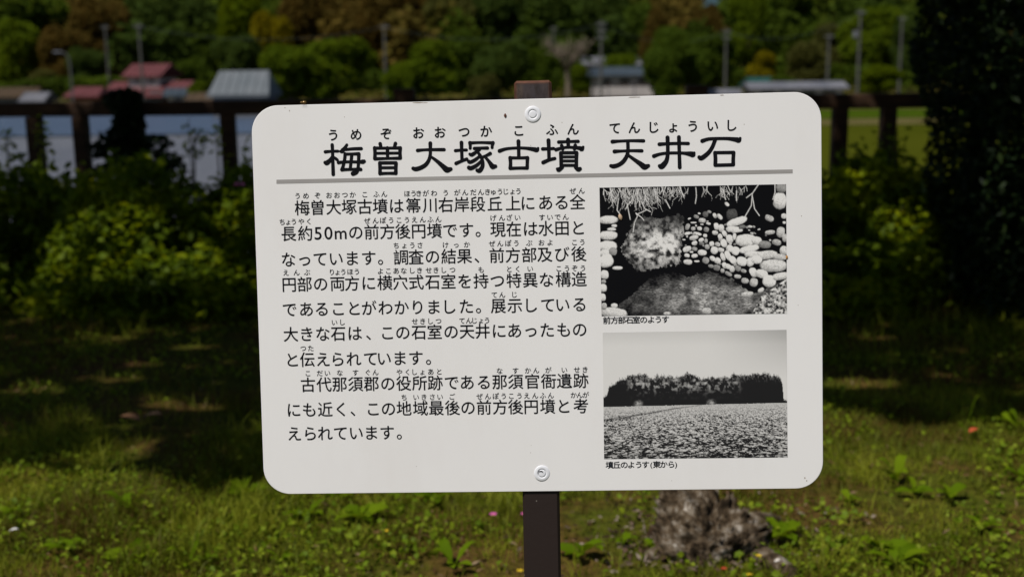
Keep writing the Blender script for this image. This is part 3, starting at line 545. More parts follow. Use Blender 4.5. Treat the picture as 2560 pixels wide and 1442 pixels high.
# ------------------------------------------------------------ hedge shrubs in front of the fence
def shrub(x, y, w, d, h, n, label, mat=M_HEDGE, size=(.045, .09), seed=0, name='azalea_shrub', cat='shrub', tilt=.35, tbias=0.0, group='clipped azaleas along the fence'):
    r = np.random.default_rng(seed + 50); t_ = thing(name, label, cat, (x, y, 0), group=group)
    k = r.random((n, 3)); an = k[:, 0] * 6.2832; el = np.arcsin(k[:, 1] ** .8)
    rad = (1 - .6 * k[:, 2] ** 1.6)
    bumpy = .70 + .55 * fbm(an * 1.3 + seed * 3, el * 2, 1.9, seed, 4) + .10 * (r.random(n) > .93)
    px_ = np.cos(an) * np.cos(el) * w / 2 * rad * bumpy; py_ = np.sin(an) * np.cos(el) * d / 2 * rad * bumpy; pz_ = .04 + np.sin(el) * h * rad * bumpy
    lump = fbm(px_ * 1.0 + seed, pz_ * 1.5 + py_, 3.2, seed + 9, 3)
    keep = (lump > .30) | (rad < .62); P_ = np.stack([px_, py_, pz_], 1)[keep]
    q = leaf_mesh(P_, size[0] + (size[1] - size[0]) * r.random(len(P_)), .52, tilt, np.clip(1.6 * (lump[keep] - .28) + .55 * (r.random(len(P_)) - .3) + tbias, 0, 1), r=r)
    obj('foliage', mesh('foliage', q[0], q[1], [mat], tint=q[2]), t_)
    g = Geo()
    for i in range(9):
        a0 = r.random() * 6.28; g.tube([(.05 * math.cos(a0), .05 * math.sin(a0), -.04), (.16 * w * math.cos(a0), .16 * d * math.sin(a0), h * .4), (.33 * w * math.cos(a0), .33 * d * math.sin(a0), h * .74)], [.012, .009, .004], 5, False)
    g.make('stems', M_TWIG, t_); return t_
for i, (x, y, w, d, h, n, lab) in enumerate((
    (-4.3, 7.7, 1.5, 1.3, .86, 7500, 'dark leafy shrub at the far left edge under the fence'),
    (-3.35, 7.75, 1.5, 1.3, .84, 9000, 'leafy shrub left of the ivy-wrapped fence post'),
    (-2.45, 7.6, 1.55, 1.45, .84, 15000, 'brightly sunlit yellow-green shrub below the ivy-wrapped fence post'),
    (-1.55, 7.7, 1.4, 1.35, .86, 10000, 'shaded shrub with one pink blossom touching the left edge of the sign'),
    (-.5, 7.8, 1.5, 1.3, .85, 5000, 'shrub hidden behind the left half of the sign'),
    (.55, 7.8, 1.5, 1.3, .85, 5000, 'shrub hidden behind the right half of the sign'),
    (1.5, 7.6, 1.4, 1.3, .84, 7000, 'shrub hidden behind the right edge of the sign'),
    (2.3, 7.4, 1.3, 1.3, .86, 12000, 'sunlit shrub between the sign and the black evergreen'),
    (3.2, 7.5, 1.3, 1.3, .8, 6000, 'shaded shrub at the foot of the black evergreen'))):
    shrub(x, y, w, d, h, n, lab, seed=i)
# low front growth that is caught by the sun
shrub(-2.25, 6.95, 1.5, .5, .34, 4200, 'low leafy offshoot spreading in front of the sunlit left shrub', seed=31, name='low_shrub', group=None)
shrub(2.0, 6.75, .8, .45, .36, 2600, 'low sunlit sprig shrub just right of the sign', seed=32, name='low_shrub', group=None)

def sprig(px, base_py, top_py, Y, label, n=26, size=.05, seed=1, spread=.10, mat=None, name='weed_shoot', lean=0.0, nst=1):
    r = np.random.default_rng(seed); p = at(px, base_py, Y); q = at(px, top_py, Y); H = q.z - p.z
    t_ = thing(name, label, 'plant', (p.x, Y, p.z)); P_ = []
    for s in range(nst):
        dx = (r.random() - .5) * spread * 1.5 if s else 0; hh = H * (1 - .35 * r.random() * (s > 0))
        Geo().tube([(0, 0, -.45), (dx * .4 + lean * .2, 0, hh * .5), (dx + lean, 0, hh)], [.006, .005, .002], 5, False).make('stem', M_TWIG, t_)
        z = r.random(n // nst); P_.append(np.stack([dx * z + lean * z + (r.random(len(z)) - .5) * spread * (1.2 - .6 * z), (r.random(len(z)) - .5) * spread, hh * (.05 + z)], 1))
    q = leaf_mesh(np.concatenate(P_), size * (.7 + .6 * r.random(sum(len(a) for a in P_))), .5, .4, r=r)
    obj('foliage', mesh('foliage', q[0], q[1], [mat or M_HEDGE], tint=q[2]), t_)
sprig(478, 400, 298, 7.9, 'leafy shoot rising above the hedge between ivy-wrapped post and next picket', 60, .055, 3, .16, nst=3)
sprig(545, 395, 318, 7.9, 'short shoot leaning on the picket left of the sign', 22, .05, 4, .10)
sprig(20, 395, 330, 7.9, 'thin leafy shoot at the far left edge of the hedge', 26, .05, 5, .12)
sprig(112, 400, 295, 7.9, 'leafy shoot climbing right of the leftmost picket', 44, .045, 6, .14, nst=2)
sprig(2240, 402, 318, 7.3, 'dark shoot between right picket and black evergreen', 40, .05, 8, .18, nst=2)

# ivy swallowing the main post
def blob_leaves(name, label, cat, center, radii, n, size, mat, seed, kind=None, up=.2, shell=.5):
    r = np.random.default_rng(seed); d = unit(n, r); k = (1 - shell) + shell * r.random(n) ** .5
    w = .75 + .5 * fbm(d[:, 0] * 2 + 4, d[:, 2] * 2 + d[:, 1], 1.7, seed, 3)
    p = d * (k * w)[:, None] * np.array(radii); q = leaf_mesh(p, size * (.7 + .6 * r.random(n)), .6, up, r=r)
    return q
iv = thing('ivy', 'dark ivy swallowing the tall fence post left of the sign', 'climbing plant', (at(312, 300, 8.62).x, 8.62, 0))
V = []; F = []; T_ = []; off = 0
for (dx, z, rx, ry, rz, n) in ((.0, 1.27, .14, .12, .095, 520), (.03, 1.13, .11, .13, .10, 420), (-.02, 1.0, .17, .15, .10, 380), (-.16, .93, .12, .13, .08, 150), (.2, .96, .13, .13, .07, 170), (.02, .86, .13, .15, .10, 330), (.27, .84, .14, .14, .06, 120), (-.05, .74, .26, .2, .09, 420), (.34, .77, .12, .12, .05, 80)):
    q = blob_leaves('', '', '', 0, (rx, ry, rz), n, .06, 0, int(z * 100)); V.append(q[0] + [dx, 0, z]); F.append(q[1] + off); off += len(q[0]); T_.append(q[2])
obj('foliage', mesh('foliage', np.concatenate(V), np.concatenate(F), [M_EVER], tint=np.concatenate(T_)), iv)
Geo().tube([(.03, -.02, -.05), (-.04, -.03, .5), (.05, -.03, .9), (0, -.02, 1.25)], [.02, .016, .012, .006], 6).make('stem', M_BARK, iv)

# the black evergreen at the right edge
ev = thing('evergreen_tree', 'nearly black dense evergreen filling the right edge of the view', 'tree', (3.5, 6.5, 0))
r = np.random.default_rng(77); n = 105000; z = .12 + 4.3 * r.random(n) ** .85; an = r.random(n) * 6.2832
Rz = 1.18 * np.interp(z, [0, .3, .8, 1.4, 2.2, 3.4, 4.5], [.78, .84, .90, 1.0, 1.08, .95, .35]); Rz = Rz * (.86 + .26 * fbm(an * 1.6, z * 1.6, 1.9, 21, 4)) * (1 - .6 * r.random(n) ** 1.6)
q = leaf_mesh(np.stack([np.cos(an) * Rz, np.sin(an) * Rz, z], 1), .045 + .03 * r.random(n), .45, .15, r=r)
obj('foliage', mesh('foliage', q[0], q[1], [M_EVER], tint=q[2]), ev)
g = Geo().tube([(0, 0, -.1), (.03, .02, 1.2), (-.05, 0, 2.6), (0, 0, 4.1)], [.11, .09, .06, .02], 10)
g.make('trunk', M_BARK, ev)
for k in range(12):
    a0 = k * 2.4; z0 = .5 + k * .27; Geo().tube([(0, 0, z0), (.5 * math.cos(a0), .5 * math.sin(a0), z0 + .2), (.85 * math.cos(a0), .85 * math.sin(a0), z0 + .45)], [.035, .022, .008], 6, False).make('branch', M_BARK, ev)

# ------------------------------------------------------------ shade trees whose crowns reach over the hedge and the far grass
KX, KY = SUN.x / SUN.z, SUN.y / SUN.z                 # shade of a leaf at height z falls at x - KX z, y - KY z
OPEN = [  # sun gaps in the canopy: centre and radii where the light reaches the ground plane, and softness of the leaf edge
    (-2.15, 7.22, .62, .33), (-2.75, 7.25, .25, .16), (-1.50, 7.62, .20, .10), (-3.05, 7.2, .2, .08), (2.60, 7.24, .22, .14), (2.25, 7.03, .34, .09), (2.45, 7.5, .12, .1),
    (1.62, 5.30, .22, .10), (2.05, 5.42, .12, .05), (2.45, 5.22, .12, .04), (-2.35, 6.45, .24, .06), (-1.75, 6.2, .16, .06), (-3.0, 6.0, .2, .06), (-.75, 5.7, .16, .10),
    (-2.35, 5.35, .2, .06), (-1.5, 5.05, .22, .05), (-1.75, 4.78, .2, .04), (-1.02, 4.68, .2, .05), (-2.2, 4.70, .12, .05), (-1.3, 6.7, .2, .06), (2.9, 5.3, .2, .08),
    (-1.95, 5.55, .12, .05), (-1.15, 5.35, .10, .04), (-.55, 5.2, .14, .04), (-2.65, 5.0, .14, .04), (-.72, 4.92, .10, .04), (-1.9, 5.85, .16, .05), (-2.75, 6.9, .2, .06), (1.3, 6.1, .2, .06), (2.0, 6.2, .14, .05), (1.9, 5.7, .16, .05), (2.7, 5.75, .12, .05),
    (3.16, 9.27, .16, .07), (-.56, 9.41, .12, .06), (-2.74, 9.5, .14, .05), (-2.4, 8.0, .1, .06), (4.2, 7.3, .25, .2), (-.6, 4.45, .2, .06)]
def shade_tree(label, x0, y0, cx, cy, rx, ry, n, seed):
    r = np.random.default_rng(seed); t_ = thing('shade_tree', label, 'tree', (x0, y0, 0))
    ang = r.random(n) * 6.2832; rad = np.sqrt(r.random(n)); z = 5.0 + 2.8 * r.random(n) * (1 - .45 * rad ** 2)
    x = cx + np.cos(ang) * rad * rx; y = cy + np.sin(ang) * rad * ry
    gx, gy = x - KX * z, y - KY * z
    lim = 4.12 + .72 * np.clip((gx - .1) / 1.1, 0, 1) + .65 * (fbm(gx, gy * .3, 2.2, 5, 4) - .5)
    keep = (gy > lim) & (gy < 11.4)
    for (ox, oy, ax, ay) in OPEN:
        e = ((gx - ox) / ax) ** 2 + ((gy - oy) / ay) ** 2
        keep &= e > .55 + .9 * fbm(gx * 1.3, gy * 1.3, 3.0, 15, 2)
    keep &= (fbm(gx, gy, 3.4, 33, 3) > .27)
    P_ = np.stack([x - x0, y - y0, z], 1)[keep]
    q = leaf_mesh(P_, .11 + .05 * r.random(len(P_)), .62, .35, r=r); obj('crown', mesh('crown', q[0], q[1], [M_OAK], tint=q[2]), t_)
    Geo().tube([(0, 0, -.1), (.05, .03, 1.5), (-.05, .1, 3.2), (.1, .1, 5)], [.24, .19, .16, .1], 12).make('trunk', M_BARK, t_)
    for k in range(9):
        a0 = k * .7; e = Vector((cx - x0 + .75 * rx * math.cos(a0), cy - y0 + .75 * ry * math.sin(a0), 5.9)); st = Vector((0, .08, 3.2 + .12 * k))
        Geo().tube([st, st.lerp(e, .5) + Vector((0, 0, .7)), e], [.09, .05, .015], 7, False).make('limb', M_BARK, t_)
shade_tree('broad shade tree beyond the left edge whose crown darkens hedge and far grass', -6.4, 3.2, -5.2, 4.0, 4.9, 5.0, 90000, 5)
shade_tree('shade tree beyond the right edge whose crown darkens the evergreen and far grass', 4.6, 2.6, 1.6, 4.3, 4.4, 4.9, 80000, 6)

# ------------------------------------------------------------ stump
def stump():
    c = on_ground(1768, 1362); t_ = thing('stump', 'weathered greyish brown tree stump right of the sign post', 'tree stump', (c.x, c.y, 0))
    m, t, b = nodes('rotten_wood'); n0 = noise(t, 22, 7, .65); n2 = noise(t, 8, 4)
    t.links.new(ramp(t, n0, [(.37, (.010, .007, .004)), (.45, (.050, .034, .020)), (.53, (.110, .082, .054)), (.60, (.18, .152, .120)), (.68, (.42, .38, .33))]), b.inputs['Base Color']); b.inputs['Roughness'].default_value = .95; b.inputs['Specular IOR Level'].default_value = .1
    bump(t, b, noise(t, 60, 6), .9, .006)
    nu, nv = 96, 46; V = []; r1 = .158
    prof = [(.98, 0), (1.0, .10), (1.03, .35), (1.0, .62), (.90, .84), (.62, .98), (.32, .86), (0.0, .70)]
    for j in range(nv):
        s = j / (nv - 1) * (len(prof) - 1); k = min(int(s), len(prof) - 2); f = s - k
        rr = prof[k][0] * (1 - f) + prof[k + 1][0] * f; zz = prof[k][1] * (1 - f) + prof[k + 1][1] * f
        for i in range(nu):
            a0 = 2 * math.pi * i / nu; V.append((a0, rr, zz, j / nv))
    V = np.array(V); a0, rr, zz, tt = V.T
    hgt = .155 + .05 * np.cos(a0 - 2.7)                         # higher at the upper left
    lump = fbm(np.cos(a0) * 1.5 + 5, np.sin(a0) * 1.5 + zz * 1.2, 2.2, 8, 5) - .5
    fine = fbm(np.cos(a0) * 2 + 2 + zz * 2.5, np.sin(a0) * 2 + zz * 5, 5, 18, 3) - .5
    rad = r1 * rr * (1 + .55 * lump + .42 * fine + .14 * np.cos(3 * a0 + 1) * (1 - zz)); z = hgt * zz * (1 + .4 * lump) + .09 * fine * (zz > .02)
    P_ = np.stack([rad * np.cos(a0) * 1.08, rad * np.sin(a0) * .9, z - .015], 1)
    ii = (np.arange(nv - 1)[:, None] * nu + np.arange(nu)[None]); jj = (np.arange(nv - 1)[:, None] * nu + (np.arange(nu)[None] + 1) % nu)
    obj('bole', mesh('bole', P_, np.stack([ii.ravel(), jj.ravel(), jj.ravel() + nu, ii.ravel() + nu], 1), [m], True), t_)
    # surface roots
    for path, rad in (([(1840, 1372), (1885, 1388), (1935, 1418), (1985, 1450)], [.04, .036, .034, .026]), ([(1850, 1330), (1905, 1312), (1950, 1308)], [.05, .035, .015]), ([(1690, 1385), (1650, 1392), (1610, 1400)], [.05, .03, .012])):
        pts = [on_ground(*q) - c for q in path]; pts = [Vector((q.x, q.y, .012)) for q in pts]
        Geo().tube(pts, rad, 10).make('root', m, t_, True)
stump()
def grit():
    r = np.random.default_rng(8); c0 = on_ground(1768, 1362); n = 900; an = r.random(n) * 6.2832; d = .14 + .13 * np.abs(r.normal(size=n)) ** 1.2
    q = leaf_mesh(np.stack([c0.x + np.cos(an) * d * 1.15, c0.y + np.sin(an) * d * .9, .005 + .02 * r.random(n)], 1), .012 + .03 * r.random(n) ** 2, .4, .5, r=r)
    obj('wood_litter', mesh('wood_litter', q[0], q[1], [leafmat('crumbled_wood', (.03, .018, .010), (.09, .055, .035), (.26, .21, .17), .0, .9, .05)], tint=q[2]), label='crumbled bark and wood litter round the foot of the stump', cat='wood litter', kind='stuff')
grit()

# ------------------------------------------------------------ turf
def turf():
    r = np.random.default_rng(3); V = []; F = []; T_ = []; off = 0
    def put(q):
        nonlocal off
        V.append(q[0]); F.append(q[1] + off); off += len(q[0]); T_.append(q[2])
    for (y0, y1, n, h0, w) in ((2.75, 5.2, 125000, .034, .0036), (5.2, 9.0, 34000, .05, .006)):
        y = y0 + (y1 - y0) * r.random(n); x = (r.random(n) * 2 - 1) * (y * .47 + .5)
        d = fbm(x, y, 1.7, 40, 4); k = r.random(n) < np.clip((d - .31) * 5, .08, 1); x, y, d = x[k], y[k], d[k]
        long_ = fbm(x, y, 1.1, 60, 2) > .62
        h = h0 * (.4 + 1.3 * r.random(len(x)) ** 2) * np.where(long_, 1.8, 1) * (.6 + 1.0 * fbm(x, y, 9, 44, 2)); tone = np.clip(.5 + 1.7 * (fbm(x, y, 3.4, 71, 4) - .5) + .6 * (r.random(len(x)) - .5), 0, 1)
        put(blades(x, y, terrain_z(x, y) - .004, h, w * (.7 + .7 * r.random(len(x))), r, .8, tone))
    m = M_GRASS
    obj('grass', mesh('grass', np.concatenate(V), np.concatenate(F), [m], tint=np.concatenate(T_)), label='short patchy green grass growing on the terrace around the sign', cat='grass', kind='stuff')
    V = []; F = []; T_ = []; off = 0
    n = 42000; y = 2.75 + 4.5 * r.random(n) ** 1.2; x = (r.random(n) * 2 - 1) * (y * .47 + .5)
    k = r.random(n) < np.clip((fbm(x, y, 2.9, 90, 4) - .42) * 5, .05, 1); x, y = x[k], y[k]; n = len(x)
    put(leaf_mesh(np.stack([x, y, .012 + .03 * r.random(n)], 1), .010 + .022 * r.random(n) ** 2.2, .8, .45, np.clip(.2 + .8 * r.random(n), 0, 1), r=r))
    obj('clover', mesh('clover', np.concatenate(V), np.concatenate(F), [M_CLOVER], tint=np.concatenate(T_)), label='small round clover leaves scattered low among the grass', cat='ground cover', kind='stuff')
    n = 4500; y = 2.75 + 6 * r.random(n) ** 1.2; x = (r.random(n) * 2 - 1) * (y * .47 + .5)
    q = leaf_mesh(np.stack([x, y, .006 + .012 * r.random(n)], 1), .012 + .028 * r.random(n) ** 2, .22, .6, r=r)
    ml = leafmat('dry_litter', (.07, .035, .015), (.15, .085, .04), (.28, .20, .12), .05, .9, .1)
    obj('leaf_litter', mesh('leaf_litter', q[0], q[1], [ml], tint=q[2]), label='dry brown leaf and straw litter lying between the grass blades', cat='leaf litter', kind='stuff')
turf()

# ------------------------------------------------------------ broad-leaved weeds, one by one
def long_leaf(L, w, rise, seed, lobed=0.0):
    r = random.Random(seed); n = 9; v = []; f = []
    for i in range(n):
        s = i / (n - 1); ww = w * (math.sin(math.pi * min(1, s * .93 + .05)) ** .8) * (1 + lobed * math.sin(s * 19)) * (.25 if s < .18 else 1)
        x = L * s; z = rise * L * (math.sin(s * 1.9) ) * .8; c = .18 * ww
        v += [(x, -ww / 2, z + c), (x, 0, z), (x, ww / 2, z + c)]
    for i in range(n - 1): a = i * 3; f += [(a, a + 3, a + 4, a + 1), (a + 1, a + 4, a + 5, a + 2)]
    return v, f
def weed(px, py, R_, nl, label, seed, rise=.45, w=.3, lobed=0.0, angs=None, name='broadleaf_weed', cat='weed', mat=M_WEED, z=0.0):
    c = on_ground(px, py); t_ = thing(name, label, cat, (c.x, c.y, z), group=None); r = random.Random(seed)
    for k in range(nl):
        v, f = long_leaf(R_ * .88 * (.45 + .65 * r.random()), R_ * .95 * w * (.7 + .5 * r.random()), rise * (.3 + 1.3 * r.random()), seed * 31 + k, lobed)
        me = mesh('leaf', v, f, [mat], True, tint=[.2 + .6 * r.random()] * len(v)); o_ = obj('leaf', me, t_)
        o_.rotation_euler = (0, 0, (angs[k] if angs else 2 * math.pi * k / nl + r.uniform(-.55, .55)) + (0 if not angs else 0)); o_.location = (0, 0, .016); o_.rotation_euler[0] = r.uniform(-.45, .45)
WEEDS = (
 (325, 1292, .105, 5, 'weed with one upright and one long leftward leaf, below the dark shade at left', .75, .34, 0, (2.7, 1.5, 3.0, .4, 4.6)),
 (608, 1248, .10, 6, 'leafy weed just off the lower left corner of the sign', .7, .5, 0, None),
 (553, 1232, .07, 5, 'small pale weed left of the lower left corner of the sign', .5, .3, 0, None),
 (772, 1298, .10, 7, 'dandelion rosette under the left part of the sign, left of two', .3, .3, .25, None),
 (905, 1302, .12, 8, 'dandelion rosette under the left part of the sign, right of two', .35, .34, .25, None),
 (850, 1262, .08, 6, 'small weed tuft right under the lower edge of the sign', .8, .22, 0, None),
 (1090, 1258, .11, 6, 'broad flat weed directly below the sign, right of the dandelions', .3, .4, 0, None),
 (985, 1250, .08, 5, 'upright grassy weed touching the lower sign edge between the dandelions and the post', .95, .2, 0, None),
 (1135, 1428, .10, 6, 'weed with upright leaves near the lower edge, left of the sign post', .8, .38, 0, None),
 (703, 1412, .05, 4, 'tiny weed near the lower edge below the left sign corner', .6, .3, 0, None),
 (1452, 1396, .11, 7, 'broad-leaved weed just right of the sign post near the lower edge', .45, .36, .1, None),
 (1560, 1366, .07, 6, 'weed between the sign post and the stump', .5, .36, .1, None),
 (1627, 1378, .055, 5, 'small weed at the left foot of the stump', .5, .4, 0, None),
 (1950, 1352, .115, 8, 'bright lobed weed at the right side of the stump', .5, .36, .35, None),
 (2242, 1216, .085, 6, 'tall oval-leaved weed right of the lower right sign corner', .95, .5, 0, None),
 (2285, 1240, .085, 6, 'middle weed of the row right of the sign', .5, .42, 0, None),
 (2372, 1250, .095, 6, 'rightmost weed of the row right of the sign', .4, .42, 0, None),
 (2125, 1262, .065, 6, 'small bright weed below the lower right sign corner', .4, .4, 0, None),
 (2205, 1385, .10, 8, 'leafy weed near the lower edge right of the stump', .5, .36, .2, None),
 (2240, 1420, .10, 7, 'weed partly cut by the lower edge, right of the stump root', .5, .36, .2, None),
 (2545, 1200, .06, 5, 'weed at the right edge of the view in the sunny grass', .5, .4, 0, None),
 (2540, 1075, .09, 7, 'light weed at the right edge where the shade begins', .7, .3, 0, None),
 (2412, 1100, .07, 3, 'single tall pale shoot standing at the edge of the right shade', 2.2, .08, 0, None),
 (340, 1402, .11, 8, 'wide pale weed near the lower left, half sunk in grass', .3, .44, .1, None),
 (165, 1385, .09, 7, 'round-leaved weed near the lower left corner', .4, .4, 0, None),
 (470, 1425, .07, 4, 'upright weed leaf on the lower edge at left', 1.2, .25, 0, None),
 (520, 1410, .06, 5, 'low weed right of the upright leaf at lower left', .4, .4, 0, None),
 (30, 1290, .08, 6, 'weed at the left edge in the sunny grass', .4, .35, 0, None),
 (2460, 1330, .07, 6, 'low weed in the sunny grass far right of the stump', .4, .4, .2, None))
for i, a_ in enumerate(WEEDS): weed(a_[0], a_[1], a_[2], a_[3], a_[4], i + 1, a_[5], a_[6], a_[7], a_[8])
weed(1765, 1262, .05, 5, 'little green seedling sprouting from the top of the stump', 77, .7, .5, 0, None, 'seedling', 'seedling', M_WEED, .20)

def flower(px, py, r_, colr, label, h=.04, n=5, heart=(.5, .35, .03), name='flower'):
    c = on_ground(px, py, h); t_ = thing(name, label, 'flower', (c.x, c.y, 0))
    m_ = plain('petal_' + name, colr, .6); Geo().tube([(0, 0, 0), (.002, .001, h)], .0012, 5).make('stalk', M_WEED, t_)
    for k in range(n):
        a0 = 2 * math.pi * k / n; v = [(0, 0, 0), (r_ * .6, -r_ * .38, r_ * .3), (r_, 0, r_ * .35), (r_ * .6, r_ * .38, r_ * .3)]
        o_ = Geo().add(v, [(0, 1, 2), (0, 2, 3)]).make('petal', m_, t_); o_.location = (.002, .001, h); o_.rotation_euler = (0, 0, a0)
    Geo().lathe([(r_ * .2, 0), (r_ * .22, r_ * .1), (r_ * .1, r_ * .2)], 8, (.002, .001, h)).make('heart', plain('heart', heart, .7), t_)
PINK = (.55, .08, .32); YEL = (.55, .38, .01); RED = (.45, .03, .02)
flower(1231, 1287, .014, PINK, 'pink flower in the grass left of the sign post', .05, 7, name='pink_flower')
flower(1308, 1286, .012, PINK, 'pink flower half hidden at the left edge of the sign post', .05, 7, name='pink_flower')
flower(963, 1328, .011, YEL, 'orange yellow flower below the dandelion rosettes', .03, name='yellow_flower')
flower(1298, 1428, .012, YEL, 'yellow flower at the lower edge beside the sign post', .04, name='yellow_flower')
flower(1895, 1390, .011, YEL, 'yellow flower in front of the stump root', .06, name='yellow_flower')
flower(1872, 1438, .011, YEL, 'yellow flower at the lower edge under the stump', .03, name='yellow_flower')
flower(1808, 1422, .010, RED, 'red berry-like blossom in the grass below the stump', .02, 6, RED, name='red_flower')
flower(1958, 1405, .010, RED, 'dark red blossom right of the stump root', .03, 6, RED, name='red_flower')
flower(599, 462, .030, (.5, .12, .3), 'pink azalea blossom on the shaded hedge beside the sign', .0, 6, name='pink_blossom') if False else None
az = thing('azalea_blossom', 'single pink azalea blossom on the hedge left of the sign', 'flower', at(599, 462, 7.05))
for k in range(5):
    o_ = Geo().add([(0, 0, 0), (.02, -.013, .012), (.036, 0, .010), (.02, .013, .012)], [(0, 1, 2), (0, 2, 3)]).make('petal', plain('azalea_petal', (.6, .15, .35), .6), az); o_.rotation_euler = (1.2, 0, k * 1.257)
def fallen(px, py, s, c, label, rot=0):
    p = on_ground(px, py); v, f = long_leaf(s, s * .55, .25, 3); me = mesh('fallen_leaf', [(x - s / 2, y, z + .015) for x, y, z in v], f, [plain('fallen_leaf', c, .8)], True)
    obj('fallen_leaf', me, None, (p.x, p.y, .02), (0, 0, rot), label, 'fallen leaf')
fallen(2432, 1100, .05, (.42, .07, .02), 'orange red fallen leaf in the grass at the right', .4)
fallen(1720, 1378, .04, (.5, .45, .42), 'whitish chip lying at the foot of the stump', .2)
fallen(1945, 1431, .03, (.6, .55, .5), 'small white petal lying on the stump root', .2)
fallen(36, 1352, .03, (.6, .6, .58), 'small white petal in the grass at the lower left', .2)
fallen(330, 1072, .10, (.22, .11, .05), 'long dry brown leaf lying in the shade at left', 3.0)
fallen(380, 1065, .09, (.26, .15, .08), 'pale dry leaf beside the long brown leaf in the shade', .1)

# ------------------------------------------------------------ the sign
RS = Matrix(((0.99899129, -0.00813577, -0.04416126), (-0.04275734, 0.12812201, -0.99083629), (0.01371924, 0.99172504, 0.1276449)))
PC = Vector((0.03951881, 1.8122908, 1.1364471)); UPV = RS.col[1]; H0 = PC.z / UPV.z
sg = thing('sign', 'white notice board with black Japanese text on a dark brown post', 'sign')
mw = RS.to_4x4(); mw.translation = PC - UPV * H0; sg.matrix_world = mw
def L3(x, y, z=0.0): return (x / 1000, H0 + y / 1000, z)

m, t, b = nodes('board_enamel')
tc = N(t, 'ShaderNodeTexCoord'); sp = N(t, 'ShaderNodeTexVoronoi'); sp.inputs['Scale'].default_value = 42; t.links.new(tc.outputs['Object'], sp.inputs[0])
spk = ramp(t, sp.outputs['Distance'], [(0, (1, 1, 1)), (.022, (1, 1, 1)), (.030, (0, 0, 0))])
gate = ramp(t, noise(t, 11, 3), [(.60, (0, 0, 0)), (.68, (1, 1, 1))])
ml_ = N(t, 'ShaderNodeMix', data_type='RGBA', blend_type='MULTIPLY'); ml_.inputs[0].default_value = 1; t.links.new(spk, ml_.inputs[6]); t.links.new(gate, ml_.inputs[7])
base = ramp(t, noise(t, 3.2, 6, .65, vec=(1.4, .5, 1)), [(.28, (.76, .742, .73)), (.48, (.79, .778, .772)), (.7, (.805, .794, .788))])
mx = N(t, 'ShaderNodeMix', data_type='RGBA'); t.links.new(ml_.outputs[2], mx.inputs[0]); t.links.new(base, mx.inputs[6]); mx.inputs[7].default_value = (.33, .29, .24, 1)
t.links.new(mx.outputs[2], b.inputs['Base Color']); b.inputs['Roughness'].default_value = .42; b.inputs['Specular IOR Level'].default_value = .35
M_BOARD = m
M_EDGE = plain('board_edge', (.05, .055, .09), .5)
M_INK = plain('black_ink', (.006, .006, .008), .6, 0, .08)
M_BAR = plain('grey_ink', (.33, .315, .305), .5, 0, .3)
W2, H2, RC = .45, .31311, .043
ring = []
for cx, cy, a0 in ((W2 - RC, H2 - RC, 0), (-W2 + RC, H2 - RC, 90), (-W2 + RC, -H2 + RC, 180), (W2 - RC, -H2 + RC, 270)):
    for k in range(13): a = math.radians(a0 + 7.5 * k); ring.append((cx + RC * math.cos(a), cy + RC * math.sin(a)))
n = len(ring); rr = random.Random(4)
def wob(x, y, s): return (x * s, y * s)
v = [(x, H0 + y, 0) for x, y in [(px_ * .9985, py_ * .998) for px_, py_ in ring]] + [(x, H0 + y, -.0008) for x, y in ring] + [(x, H0 + y, -.003) for x, y in ring]
f = [tuple(range(n))] + [(i + n, (i + 1) % n + n, (i + 1) % n, i) for i in range(n)] + [(i + 2 * n, (i + 1) % n + 2 * n, (i + 1) % n + n, i + n) for i in range(n)] + [tuple(range(2 * n, 3 * n))[::-1]]
me = mesh('board', v, f, [M_BOARD, M_EDGE])
for i, p in enumerate(me.polygons): p.material_index = 0 if i <= n else 1
board = obj('board', me, sg)

pm, t, b = nodes('brown_post_paint')
tc = N(t, 'ShaderNodeTexCoord'); sx = N(t, 'ShaderNodeSeparateXYZ'); t.links.new(tc.outputs['Object'], sx.inputs[0])
top = N(t, 'ShaderNodeMapRange'); top.inputs['From Min'].default_value = H0 + .12; top.inputs['From Max'].default_value = H0 + .36; t.links.new(sx.outputs['Y'], top.inputs['Value'])
r1 = N(t, 'ShaderNodeMath', operation='MULTIPLY'); t.links.new(top.outputs[0], r1.inputs[0]); t.links.new(ramp(t, noise(t, 75, 6, .7, vec=(1, .45, 1)), [(.36, (0, 0, 0)), (.60, (1, 1, 1))]), r1.inputs[1])
worn = ramp(t, noise(t, 30, 5, vec=(1.2, .3, 1)), [(.3, (.030, .028, .038)), (.55, (.055, .040, .038)), (.75, (.12, .085, .06))])
mx = N(t, 'ShaderNodeMix', data_type='RGBA'); mx.inputs[6].default_value = (.020, .012, .010, 1); t.links.new(r1.outputs[0], mx.inputs[0]); t.links.new(worn, mx.inputs[7])
